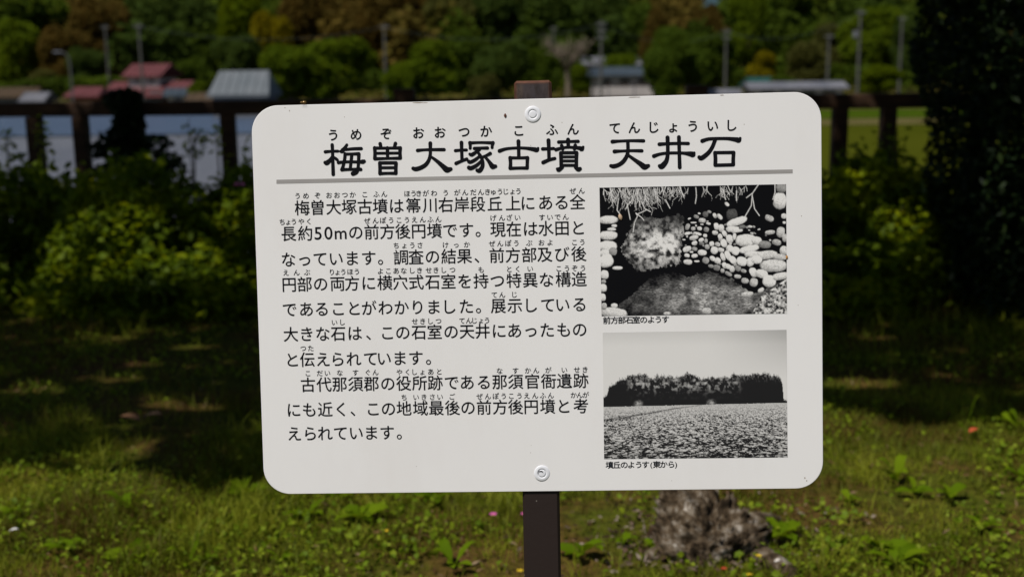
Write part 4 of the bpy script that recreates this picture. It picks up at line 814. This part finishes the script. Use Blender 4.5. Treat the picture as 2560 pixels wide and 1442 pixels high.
# rusty bare edges near the top
ax = N(t, 'ShaderNodeMath', operation='ABSOLUTE'); t.links.new(sx.outputs['X'], ax.inputs[0])
eg = N(t, 'ShaderNodeMapRange'); eg.inputs['From Min'].default_value = .0235; eg.inputs['From Max'].default_value = .0275; t.links.new(ax.outputs[0], eg.inputs['Value'])
ty = N(t, 'ShaderNodeMapRange'); ty.inputs['From Min'].default_value = H0 + .3355; ty.inputs['From Max'].default_value = H0 + .3395; t.links.new(sx.outputs['Y'], ty.inputs['Value'])
mm = N(t, 'ShaderNodeMath', operation='MAXIMUM'); t.links.new(eg.outputs[0], mm.inputs[0]); t.links.new(ty.outputs[0], mm.inputs[1])
m3 = N(t, 'ShaderNodeMath', operation='MULTIPLY'); t.links.new(mm.outputs[0], m3.inputs[0]); t.links.new(top.outputs[0], m3.inputs[1])
mr = N(t, 'ShaderNodeMix', data_type='RGBA'); t.links.new(m3.outputs[0], mr.inputs[0]); t.links.new(mx.outputs[2], mr.inputs[6]); t.links.new(ramp(t, noise(t, 60, 5), [(.3, (.06, .022, .012)), (.7, (.13, .050, .026))]), mr.inputs[7])
vo = N(t, 'ShaderNodeTexVoronoi'); vo.inputs['Scale'].default_value = 55; t.links.new(tc.outputs['Object'], vo.inputs[0]); dots = ramp(t, vo.outputs['Distance'], [(0, (1, 1, 1)), (.05, (1, 1, 1)), (.075, (0, 0, 0))])
dg = ramp(t, noise(t, 23, 2), [(.56, (0, 0, 0)), (.6, (1, 1, 1))]); dm = N(t, 'ShaderNodeMix', data_type='RGBA', blend_type='MULTIPLY'); dm.inputs[0].default_value = 1; t.links.new(dots, dm.inputs[6]); t.links.new(dg, dm.inputs[7])
md = N(t, 'ShaderNodeMix', data_type='RGBA'); t.links.new(dm.outputs[2], md.inputs[0]); t.links.new(mr.outputs[2], md.inputs[6]); md.inputs[7].default_value = (.28, .26, .22, 1)
t.links.new(md.outputs[2], b.inputs['Base Color']); b.inputs['Roughness'].default_value = .55; b.inputs['Specular IOR Level'].default_value = .35
bump(t, b, noise(t, 120, 4), .25, .001)
g = Geo(); g.box(-.0297, .0297, -.064, -.004, -.35, .28, .004)     # built upright then turned: local y runs up the post
g2 = Geo(); yy0, yy1 = -.35, H0 + .3425
g2.box(-.0297, .0297, -.064, -.004, yy0, yy1, .004); g2.v = [(x, z, y) for x, y, z in g2.v]; g2.f = [q[::-1] for q in g2.f]
g2.make('post', pm, sg)

def bolt(x, y, skew):
    o_ = Geo().lathe([(.0129, 0), (.0128, .0004), (.0120, .0009), (.0090, .0012), (.0067, .0013), (.00655, .0006), (.0062, .0006), (.0061, .0013), (.0045, .0015), (.0015, .0016)], 32).make('bolt', M_BOLT, sg, True)
    o_.location = L3(x, y, .0003); o_.rotation_euler = skew; return o_
M_BOLT = plain('bolt_cap', (.80, .81, .85), .4, 0, .4)
bolt(-.8, 289, (0, 0, 0)); b2_ = bolt(2.6, -283.4, (.0, .05, 0))
Geo().add([L3(2.6 - 2.2 + 4.6 * math.cos(a), -283.4 + .6 + 4.2 * math.sin(a), .0030) for a in np.linspace(.5, 3.4, 9)] + [L3(2.6 - 2.2 + 3.9 * math.cos(a), -283.4 + .4 + 3.1 * math.sin(a), .0030) for a in np.linspace(3.4, .5, 9)], [tuple(range(18))]).make('bolt_crack', M_INK, sg)
M_STAIN = plain('grime', (.30, .25, .20), .8, 0, .1); rs = random.Random(12)
for (x, y, w_, h_) in ((-182, 311.6, 11, .9), (-170, 311.2, 5, .6), (158, 311.6, 10, .8), (166, 311.4, 4, .6), (296, 311.2, 4, .8), (-395, 309, 1.2, .8), (421, -296, 1.2, 2.0), (424, -300.5, 1.1, 1.3), (-388, 304, .8, 1.5), (-15, -250, .8, .8), (-14, -238, .6, .6), (45, 275, .8, .7), (60, 150, .9, .8), (-300, 292, .8, .8), (25, 30, 1.0, 1.6), (-340, 100, .8, .8), (-200, -270, .8, .6), (210, -298, .9, .5), (418, 120, .9, .8), (412, -20, .7, .7), (-5, 240, .8, .8), (330, 265, 1.0, .7)):
    k = 9; Geo().add([L3(x + w_ * math.cos(6.283 * j / k) * rs.uniform(.6, 1), y + h_ * math.sin(6.283 * j / k) * rs.uniform(.6, 1), .0002) for j in range(k)], [tuple(range(k))]).make('grime_spot', M_STAIN, board)

# strokes of the heading
def stroke(g, pts, z):
    P_ = [np.array(p, float) for p in pts]
    if len(P_) > 2:
        Q = []
        for i in range(len(P_) - 1):
            p0, p1, p2, p3 = P_[max(i - 1, 0)], P_[i], P_[i + 1], P_[min(i + 2, len(P_) - 1)]
            for k in range(4):
                s = k / 4; Q.append(.5 * (2 * p1 + (p2 - p0) * s + (2 * p0 - 5 * p1 + 4 * p2 - p3) * s * s + (3 * p1 - p0 - 3 * p2 + p3) * s ** 3))
        Q.append(P_[-1])
    else: Q = P_
    for q in (Q[0], Q[-1]):
        g.add([L3(q[0] + q[2] * math.cos(2 * math.pi * j / 14), q[1] + q[2] * math.sin(2 * math.pi * j / 14), z) for j in range(14)], [tuple(range(14))])
    v = []
    for i, q in enumerate(Q):
        d = Q[min(i + 1, len(Q) - 1)][:2] - Q[max(i - 1, 0)][:2]; d /= np.linalg.norm(d) + 1e-9
        v += [L3(q[0] - d[1] * q[2], q[1] + d[0] * q[2], z + .00001), L3(q[0] + d[1] * q[2], q[1] - d[0] * q[2], z + .00001)]
    g.add(v, [(2 * i, 2 * i + 1, 2 * i + 3, 2 * i + 2) for i in range(len(Q) - 1)])
for ch, st in TITLE:
    g = Geo()
    for k, s in enumerate(st): stroke(g, s, .00030 + .00003 * k)
    g.make('heading_character', M_INK, board)

# running text
TXT = {}
def glyph(c, weight):
    if (c, weight) not in TXT:
        cu = bpy.data.curves.new('glyph', 'FONT'); cu.body = c;  cu.resolution_u = 4
        o_ = bpy.data.objects.new('glyph', cu); COL.objects.link(o_); bpy.context.view_layer.update()
        me = o_.to_mesh(); v = np.array([q.co[:2] for q in me.vertices]); f = [tuple(p.vertices) for p in me.polygons]; o_.to_mesh_clear()
        bpy.data.objects.remove(o_); bpy.data.curves.remove(cu); TXT[c, weight] = (v, f)
    return TXT[c, weight]
REF = glyph('田', 0)[0]; EM = (REF[:, 1].max() - REF[:, 1].min()) / .86; YC = (REF[:, 1].max() + REF[:, 1].min()) / 2
def write(name, run, em, weight, kana=1.0, wide=1.0, digit=1.0, parent=None):
    s_, xs, y = run; g = Geo(); k0 = em / EM
    for c, x in zip(s_, xs):
        v, f = glyph(c, 0); k = k0 * (digit if c in '50m' else 1); w_ = v[:, 0]; xc = (w_.max() + w_.min()) / 2; yc = YC if c not in '50m' else YC - .02
        if c in '()': k = k0 * .9
        for j, (sx_, sy_) in enumerate(((-1, 0), (1, 0), (0, 1), (0, -1))): g.add([L3(x + (a_ - xc + sx_ * weight) * k * wide, y + (b_ - yc + sy_ * weight) * k, .0003 + .00003 * j) for a_, b_ in v], f)
    o_ = g.make(name, M_INK, parent or board); return o_
for i, r_ in enumerate(BODY): write('text_line', r_, 25.0, .009, digit=1.12)
for r_ in READINGS:
    rows = Geo()
    for q in r_:
        o_ = write('reading_line', q, 10.6, .010)
for q in TITLE_READING:
    for ch, x in zip(q[0], q[1]): write('heading_reading', (ch, [x], q[2]), 19.5, .022)
for q in CAPTIONS: write('caption', q, 11.8, .017, wide=1.08)
Geo().add([L3(x, y, .0003) for x, y in BAR][::-1], [(0, 1, 2, 3)]).make('divider_bar', M_BAR, board)

# the two printed photographs: ink density painted on a fine grid
def poly_mask(X, Y, pts, soft=0):
    ins = np.zeros(X.shape, bool); n = len(pts)
    for i in range(n):
        x0, y0 = pts[i]; x1, y1 = pts[(i + 1) % n]
        if y0 == y1: continue
        c = ((Y >= min(y0, y1)) & (Y < max(y0, y1))); xi = x0 + (Y - y0) * (x1 - x0) / (y1 - y0); ins ^= c & (X < xi)
    return ins
def nz(X, Y, s, seed, o=4): return fbm(X / 100. + 40, Y / 100. + 40, s, seed, o)
def seg(I, X, Y, a_, b_, w, val):
    d = np.array(b_, float) - a_; L2 = (d ** 2).sum() + 1e-9; x0, x1 = min(a_[0], b_[0]) - w * 2, max(a_[0], b_[0]) + w * 2; y0, y1 = min(a_[1], b_[1]) - w * 2, max(a_[1], b_[1]) + w * 2
    c0, c1 = np.searchsorted(X[0], [x0, x1]); r0, r1 = np.searchsorted(Y[:, 0], [y0, y1])
    if c1 <= c0 or r1 <= r0: return
    xs, ys_ = X[r0:r1, c0:c1], Y[r0:r1, c0:c1]; s = np.clip(((xs - a_[0]) * d[0] + (ys_ - a_[1]) * d[1]) / L2, 0, 1)
    q = np.hypot(xs - a_[0] - s * d[0], ys_ - a_[1] - s * d[1]); k = np.clip(1.5 - q / w, 0, 1) * val; I[r0:r1, c0:c1] = np.maximum(I[r0:r1, c0:c1], k)
def photo_chamber():
    nx, ny = 400, 276; X, Y = np.meshgrid(np.linspace(70, 1845, nx), np.linspace(95, 1315, ny)); r = random.Random(2)
    I = .012 + .02 * np.clip(nz(X, Y, .9, 1) - .5, 0, 1)
    fl = poly_mask(X, Y, [(200, 1330), (260, 1200), (470, 1010), (640, 930), (900, 935), (1220, 930), (1330, 1000), (1500, 1120), (1600, 1120), (1850, 960), (1850, 1330)])
    g = .36 * np.exp(-((X - 1120) / 560) ** 2 - ((Y - 1140) / 170) ** 2) + .05 * np.clip((Y - 1050) / 200, 0, 1); tex = np.clip(.1 + 3.4 * nz(X * .7, Y * 1.6, 7.5, 4, 3) * nz(X, Y, 1.4, 9) ** 1.3, 0, 2)
    fl = poly_mask(X + 60 * (nz(X, Y, 3, 66) - .5), Y + 50 * (nz(X, Y, 3, 67) - .5), [(120, 1330), (210, 1240), (420, 1060), (560, 950), (700, 905), (900, 950), (1120, 900), (1330, 990), (1500, 1110), (1600, 1110), (1850, 960), (1850, 1330)])
    I = np.where(fl, np.maximum(g * tex, .01), I)
    I = np.where(poly_mask(X, Y, [(1600, 1150), (1850, 980), (1850, 1330), (1500, 1330)]), np.clip(.10 + 1.5 * (nz(X, Y, 5, 12, 3) - .35), .02, .7), I)
    bw = poly_mask(X + 30 * (nz(X, Y, 4, 6) - .5) * 2, Y + 40 * (nz(X, Y, 4, 7) - .5) * 2, [(400, 400), (560, 385), (860, 368), (868, 500), (838, 700), (835, 830), (620, 860), (500, 890), (420, 895), (310, 760), (255, 690), (330, 560)])
    gl = np.clip(1.15 - np.hypot((X - 640) / 460, (Y - 640) / 270), .1, 1); mot = np.clip((nz(X, Y, 2.6, 14, 5) - .32) * 2.6, 0, 1)
    I = np.where(bw, .04 + .85 * gl * mot * (.45 + .55 * np.clip((Y - 380) / 200, 0, 1)), I)
    def stone(cx, cy, a_, b_, an=0, val=.72):
        c, s = math.cos(an), math.sin(an); u = ((X - cx) * c + (Y - cy) * s) / a_; v = (-(X - cx) * s + (Y - cy) * c) / b_
        w = .10 * (nz(X, Y, 3.0, 31) - .5) * 2; d = (np.abs(u) ** 2.4 + np.abs(v) ** 2.4) ** (1 / 2.4) + w; k = np.clip((1.02 - d) * 7, 0, 1)
        sh = val * (.40 + .66 * np.clip(.85 - (v * .65 - u * .2) - .35 * np.clip(d, 0, 1) ** 4, 0, 1)) * (.82 + .36 * nz(X, Y, 5, 41, 3)); I[:] = np.where(k > 0, I * (1 - k) + k * sh, I)
    for q in ((150, 400, 95, 40), (205, 458, 28, 16), (180, 490, 45, 16), (145, 548, 90, 44), (140, 648, 90, 50, .05, .8), (110, 715, 48, 34), (190, 700, 40, 40, .2, .35), (125, 790, 72, 66, -.3, .82), (230, 858, 50, 18), (105, 920, 40, 46, 0, .75), (95, 985, 24, 20, 0, .4), (90, 1045, 36, 42, 0, .75), (85, 1135, 28, 40, 0, .7), (195, 1216, 34, 22), (190, 1285, 135, 50, .12, .6), (95, 1220, 26, 34, 0, .45), (700, 1298, 34, 16, 0, .55), (1080, 1280, 48, 32, 0, .5)): stone(*q)
    # right wall, seen receding
    L_ = [(1283, 272, 26, 16, .7), (990, 385, 26, 18, .4, .3), (1078, 365, 28, 30, 0, .16), (1115, 342, 20, 14, .3, .35), (1018, 355, 14, 8), (1168, 378, 18, 28, -.5, .6), (1213, 388, 34, 20, .8, .65), (925, 402, 16, 8, -.4), (1047, 422, 36, 24, .1, .5), (965, 440, 30, 8), (1105, 452, 24, 12, .2), (905, 480, 22, 34, .4, .4), (960, 498, 22, 20, 0, .45), (1020, 497, 24, 20, .2, .6), (1085, 508, 26, 26, .3, .3), (1182, 480, 24, 36, -.2, .75), (1228, 498, 28, 38, -.1, .7), (905, 542, 32, 16, -.2), (1000, 546, 42, 15, .25), (1168, 540, 30, 22, .1, .6), (965, 582, 46, 22, -.25, .6), (1072, 566, 20, 18), (1036, 606, 28, 20, -.4), (1216, 580, 22, 32, -.2), (1258, 548, 22, 34, -.5), (870, 600, 16, 8), (970, 634, 28, 20, -.4), (1040, 640, 28, 16, 0, .22), (1080, 615, 16, 24, 0, .4), (1135, 645, 24, 26, -.2), (1190, 650, 28, 22, .4, .5), (900, 690, 44, 28, -.35, .65), (970, 690, 28, 20, .2, .35), (1090, 672, 24, 26, 0, .4), (1160, 705, 36, 38, .2, .75), (1220, 702, 34, 22, .2, .6), (1042, 725, 44, 28, .1, .7), (940, 718, 18, 10), (898, 750, 26, 20, .2), (970, 754, 32, 20, -.15), (905, 812, 42, 26, .1, .65), (990, 806, 26, 10), (1075, 800, 34, 32, .4, .35), (1140, 782, 30, 22, .6), (1190, 805, 32, 30, .5, .72), (1125, 855, 28, 18, .2, .3), (1180, 870, 34, 30, .2, .25), (1250, 640, 30, 44, -.3, .85), (1305, 690, 36, 34, .6, .8), (1240, 770, 22, 44, -.3, .7), (1290, 760, 26, 54, -.5, .85), (1335, 800, 30, 44, -.6, .85), (1305, 600, 34, 44, -.2, .75), (1350, 580, 18, 34, .2, .7), (1360, 715, 40, 42, .3, .85), (1255, 850, 22, 34, -.3, .7), (1285, 860, 30, 26, .4, .75), (1325, 885, 26, 34, -.2, .65), (1380, 880, 32, 28, .4, .3), (1435, 905, 28, 18, .3, .4), (1235, 900, 20, 22, 0, .45), (1290, 930, 40, 20, .5, .35), (1378, 958, 34, 20, .1, .5), (1448, 998, 38, 28, .2, .45), (1330, 375, 56, 60, 0, .10), (1375, 440, 105, 38, -.32, .82), (1350, 512, 84, 30, .08, .75), (1425, 490, 34, 20, -.2, .2), (1500, 488, 24, 12, 0, .6), (1460, 615, 100, 58, -.02, .80), (1560, 620, 50, 40, .1, .7), (1490, 700, 95, 36, -.22, .82), (1530, 750, 85, 32, 0, .72), (1640, 760, 120, 42, -.1, .6), (1420, 815, 52, 44, .2, .85), (1500, 820, 38, 46, .1, .75), (1560, 800, 55, 40, .1, .8), (1720, 860, 135, 62, .02, .62), (1530, 920, 36, 50, -.5, .75), (1605, 935, 60, 42, .3, .72), (1680, 1005, 66, 58, .1, .82), (1790, 960, 90, 36, -.2, .7), (1530, 1015, 40, 42, .2, .5), (1470, 1125, 60, 24, -.15, .6), (1600, 1090, 34, 22, -.5, .6), (1685, 412, 46, 30, .4, .45), (1690, 545, 50, 22, -.1, .5), (1790, 545, 40, 52, .2, .55), (1750, 640, 46, 30, .2, .4), (1640, 660, 60, 36, .1, .28), (1820, 720, 40, 46, 0, .6), (1780, 780, 70, 30, .1, .55), (1825, 395, 30, 26, 0, .65), (1785, 250, 64, 82, .1, .72), (1800, 130, 50, 50, 0, .3), (1825, 455, 16, 14), (1830, 600, 26, 40, 0, .5)]
    for q in L_: stone(*q)
    for k in range(90):                    # small stuff between the large stones
        x = r.uniform(870, 1830); y = 420 + r.random() * 420 + max(0, x - 1300) * .25
        i_, j_ = np.searchsorted(Y[:, 0], y), np.searchsorted(X[0], x)
        if i_ < ny and j_ < nx and I[i_, j_] < .1 and not fl[i_, j_]: stone(x, y, r.uniform(8, 18), r.uniform(6, 12), r.uniform(-.6, .6), r.uniform(.2, .6))
    # dangling roots
    def root(x, y, ln, w, val, an=1.57, dep=0):
        p = (x, y)
        for k in range(max(2, int(ln / 26))):
            an = an + r.gauss(0, .32); an += (1.57 - an) * .25; q = (p[0] + 26 * math.cos(an), p[1] + 26 * math.sin(an)); seg(I, X, Y, p, q, w, val * r.uniform(.7, 1)); p = q
            if dep < 2 and r.random() < .38: root(p[0], p[1], ln * .4, w * .75, val * .9, an + r.choice((-.8, .8)), dep + 1)
    for x0, x1, n_, l0, l1 in ((80, 140, 3, 60, 200), (150, 250, 12, 40, 160), (250, 330, 9, 60, 160), (330, 560, 32, 60, 200), (560, 700, 15, 50, 150), (690, 850, 14, 40, 130), (860, 940, 3, 20, 50), (1050, 1130, 5, 25, 70), (1170, 1300, 8, 25, 90), (1330, 1480, 8, 25, 80)):
        for k in range(n_): root(r.uniform(x0, x1), r.uniform(95, 120), r.uniform(l0, l1), r.uniform(2.0, 3.4), r.uniform(.3, .9), 1.57 + r.gauss(0, .35))
    for pts in ([(250, 200), (235, 310), (270, 360)], [(330, 240), (360, 400)], [(470, 230), (500, 300), (555, 330)], [(700, 220), (740, 300)], [(990, 110), (995, 190), (983, 260)], [(1590, 85), (1530, 170), (1470, 215)], [(1525, 180), (1515, 290), (1455, 390)], [(1525, 200), (1545, 320), (1590, 385)], [(1740, 85), (1740, 170), (1720, 235)], [(385, 520), (400, 430), (430, 370), (415, 340)], [(430, 350), (480, 330), (520, 310)], [(420, 345), (470, 385), (490, 410)], [(1250, 150), (1272, 230)], [(1375, 150), (1375, 240)]):
        for a_, b_ in zip(pts, pts[1:]): seg(I, X, Y, a_, b_, 4.2, .6)
    I = I * (.55 + .9 * nz(X, Y, 22, 91, 2)); I = np.clip((I - .02) * 1.25, 0, .80) ** 1.12; return I, nx, ny
def photo_mound():
    nx, ny = 380, 268; X, Y0 = np.meshgrid(np.linspace(83, 1530, nx), np.linspace(150, 1142, ny)); Y = Y0 + (X - 83) * .0
    I = .70 - .20 * np.clip((X - 900) / 640, 0, 1) ** 1.2 * np.clip(1.2 - (Y - 150) / 320, 0, 1) - .10 * np.clip((260 - Y) / 110, 0, 1); I = I * (1 + .02 * (nz(X, Y, 9, 3) - .5))
    tx = [83, 100, 112, 130, 170, 260, 350, 430, 470, 520, 620, 700, 745, 800, 870, 930, 1000, 1080, 1120, 1180, 1260, 1320, 1400, 1470, 1495, 1503, 1530]
    ty = [650, 640, 640, 575, 545, 505, 480, 492, 505, 490, 500, 495, 480, 490, 520, 510, 515, 505, 485, 500, 490, 488, 498, 512, 580, 680, 690]
    topl = np.interp(X, tx, ty) + 40 * (nz(X, X * 0 + 3, 6, 5, 4) - .55) - 60 * np.clip(nz(X * 1.0, Y * .8, 13, 8, 3) - .5, 0, 1)
    body = np.clip((Y - topl) / 16, 0, 1); inner = np.clip((nz(X, Y, 4.2, 17, 4) - .50) * 3.4, 0, 1) * np.exp(-((Y - 555) / 58) ** 2) * np.clip((X - 260) / 60, 0, 1) * np.clip((1190 - X) / 90, 0, 1) * .42
    tw = np.clip((nz(X, Y * .4, 12, 23, 3) - .5) * 5, 0, 1) * np.exp(-((Y - 505) / 30) ** 2) * .35
    tree_ = .012 + inner + tw * .4; base = 732 - (X - 90) * .011 + 5 * (nz(X, X * 0, 20, 2) - .5)
    I = np.where(Y < base, I * (1 - body) + body * tree_, I)
    f = np.clip((Y - base) / (1140 - base), 0, 1); k = 1.0 / (.10 + f)          # rows shrink towards the back
    U_ = (X - 800) * k * .55; V_ = np.log(.10 + f) * 900
    st = nz(U_, V_, 5.4, 31, 3) * .55 + nz(U_ + 900, V_ * 1.3, 12.0, 37, 3) * .45; thr = .37 + .15 * f ** .6
    fieldv = np.clip((st - thr) * 11, 0, 1) * (.60 - .05 * f) + .015; far_ = np.clip(1 - f * 4.2, 0, 1); fieldv = fieldv * (1 - far_ * .72) + .50 * far_ * .72
    I = np.where(Y >= base, fieldv, I)
    ditch = np.interp(X, [83, 200, 340, 430, 640, 850], [836, 826, 800, 788, 752, 728]); dk = np.exp(-((Y - ditch) / np.interp(X, [83, 430, 850], [9, 6, 2.5])) ** 2) * (X < 860) * np.clip(nz(X, Y, 12, 51, 2) * 2 - .1, 0, 1)
    I = I * (1 - .9 * np.clip(dk, 0, 1)); lo = np.clip((Y - 1095) / 20, 0, 1); I = I * (1 - lo * np.clip(1.35 - nz(X, Y * .3, 11, 61, 2) * 2.2, 0, 1) * .9)
    for cx in (360, 935): I = np.maximum(I, .45 * np.exp(-((X - cx) / 26) ** 2 - ((Y - 712) / 22) ** 2) * nz(X, Y, 14, 71, 2) * 1.6)
    return I, nx, ny
pm2, t, b = nodes('printed_photo'); a_ = N(t, 'ShaderNodeAttribute', attribute_name='ink'); cmb = N(t, 'ShaderNodeMix', data_type='RGBA'); t.links.new(a_.outputs['Fac'], cmb.inputs[0]); cmb.inputs[6].default_value = (.002, .002, .003, 1); cmb.inputs[7].default_value = (1, .985, .96, 1)
t.links.new(cmb.outputs[2], b.inputs['Base Color']); b.inputs['Roughness'].default_value = .55; b.inputs['Specular IOR Level'].default_value = .12
for (I, nx, ny), Q, lab in ((photo_chamber(), PRINT_A, 'printed black-and-white picture of a stone-walled chamber with hanging roots'), (photo_mound(), PRINT_B, 'printed black-and-white picture of a dark tree-covered mound behind a field')):
    u, v_ = np.meshgrid(np.linspace(0, 1, nx), np.linspace(0, 1, ny)); q = [np.array(k) for k in Q]
    P_ = (1 - u)[..., None] * (1 - v_)[..., None] * q[0] + u[..., None] * (1 - v_)[..., None] * q[1] + u[..., None] * v_[..., None] * q[2] + (1 - u)[..., None] * v_[..., None] * q[3]
    P3 = np.concatenate([P_[..., :1] / 1000, H0 + P_[..., 1:] / 1000, np.full(P_.shape[:2] + (1,), .0003)], -1).reshape(-1, 3)
    ii = (np.arange(ny - 1)[:, None] * nx + np.arange(nx - 1)[None]).ravel()
    o_ = obj('printed_photo', mesh('printed_photo', P3, np.stack([ii, ii + nx, ii + nx + 1, ii + 1], 1), [pm2], col=np.clip(I, 0, .8).ravel()), board); o_['label'] = lab

# small things resting on the board
bg_ = thing('beetle', 'tiny golden beetle sitting on the top edge of the sign near its left corner', 'insect'); bm_ = mw.copy(); bm_.translation = mw @ Vector(L3(-364.3, 316.2, -.001)); bg_.matrix_world = bm_
mg = plain('beetle_shell', (.16, .09, .02), .25, .3, .6)
for nm, cx, s in (('body', 0, (.0042, .0027, .0026)), ('head', -.0048, (.0016, .0016, .0015))):
    g = Geo(); g.lathe([(.02, -1), (.5, -.86), (.87, -.5), (1, 0), (.87, .5), (.5, .86), (.02, 1)], 12); o_ = g.make(nm, mg, bg_, True); o_.scale = s; o_.location = (cx, .0006, 0)
for k, x in enumerate((-.003, -.0005, .002)):
    for s in (-1, 1): Geo().tube([(x, 0, .001 * s), (x, .0005, .0038 * s), (x, -.0022, .0046 * s)], .0003, 4).make('leg', mg, bg_)
def crumb(x, y, s, c, name, label, cat, rot=0, sz=(1, .6, .35)):
    g = Geo().lathe([(.05, -1), (.6, -.8), (1, -.1), (.8, .5), (.35, .85), (.05, 1)], 10); o_ = g.make(name, plain(name, c, .7), None, True); M_ = mw.copy(); M_.translation = mw @ Vector(L3(x, y, .0008)); o_.matrix_world = M_ @ Matrix.Rotation(rot, 4, 'Z') @ Matrix.Rotation(math.pi / 2, 4, 'X') @ Matrix.Diagonal((s * sz[0], s * sz[2], s * sz[1] * 1.6, 1)); o_['label'] = label; o_['category'] = cat
crumb(-44.4, 288.0, .0021, (.10, .035, .02), 'seed', 'tiny dark brown seed stuck left of the upper bolt', 'seed', 0, (1, 1, .5))
crumb(134.5, 124.2, .0033, (.50, .36, .24), 'snail_shell', 'tiny pale brown snail shell stuck on the upper printed picture', 'snail shell', .3, (1, 1, .7))
crumb(394.6, 55.8, .0019, (.45, .22, .06), 'rust_crumb', 'tiny orange rust crumb on the right edge of the upper printed picture', 'speck', 0, (1, 1, .5))
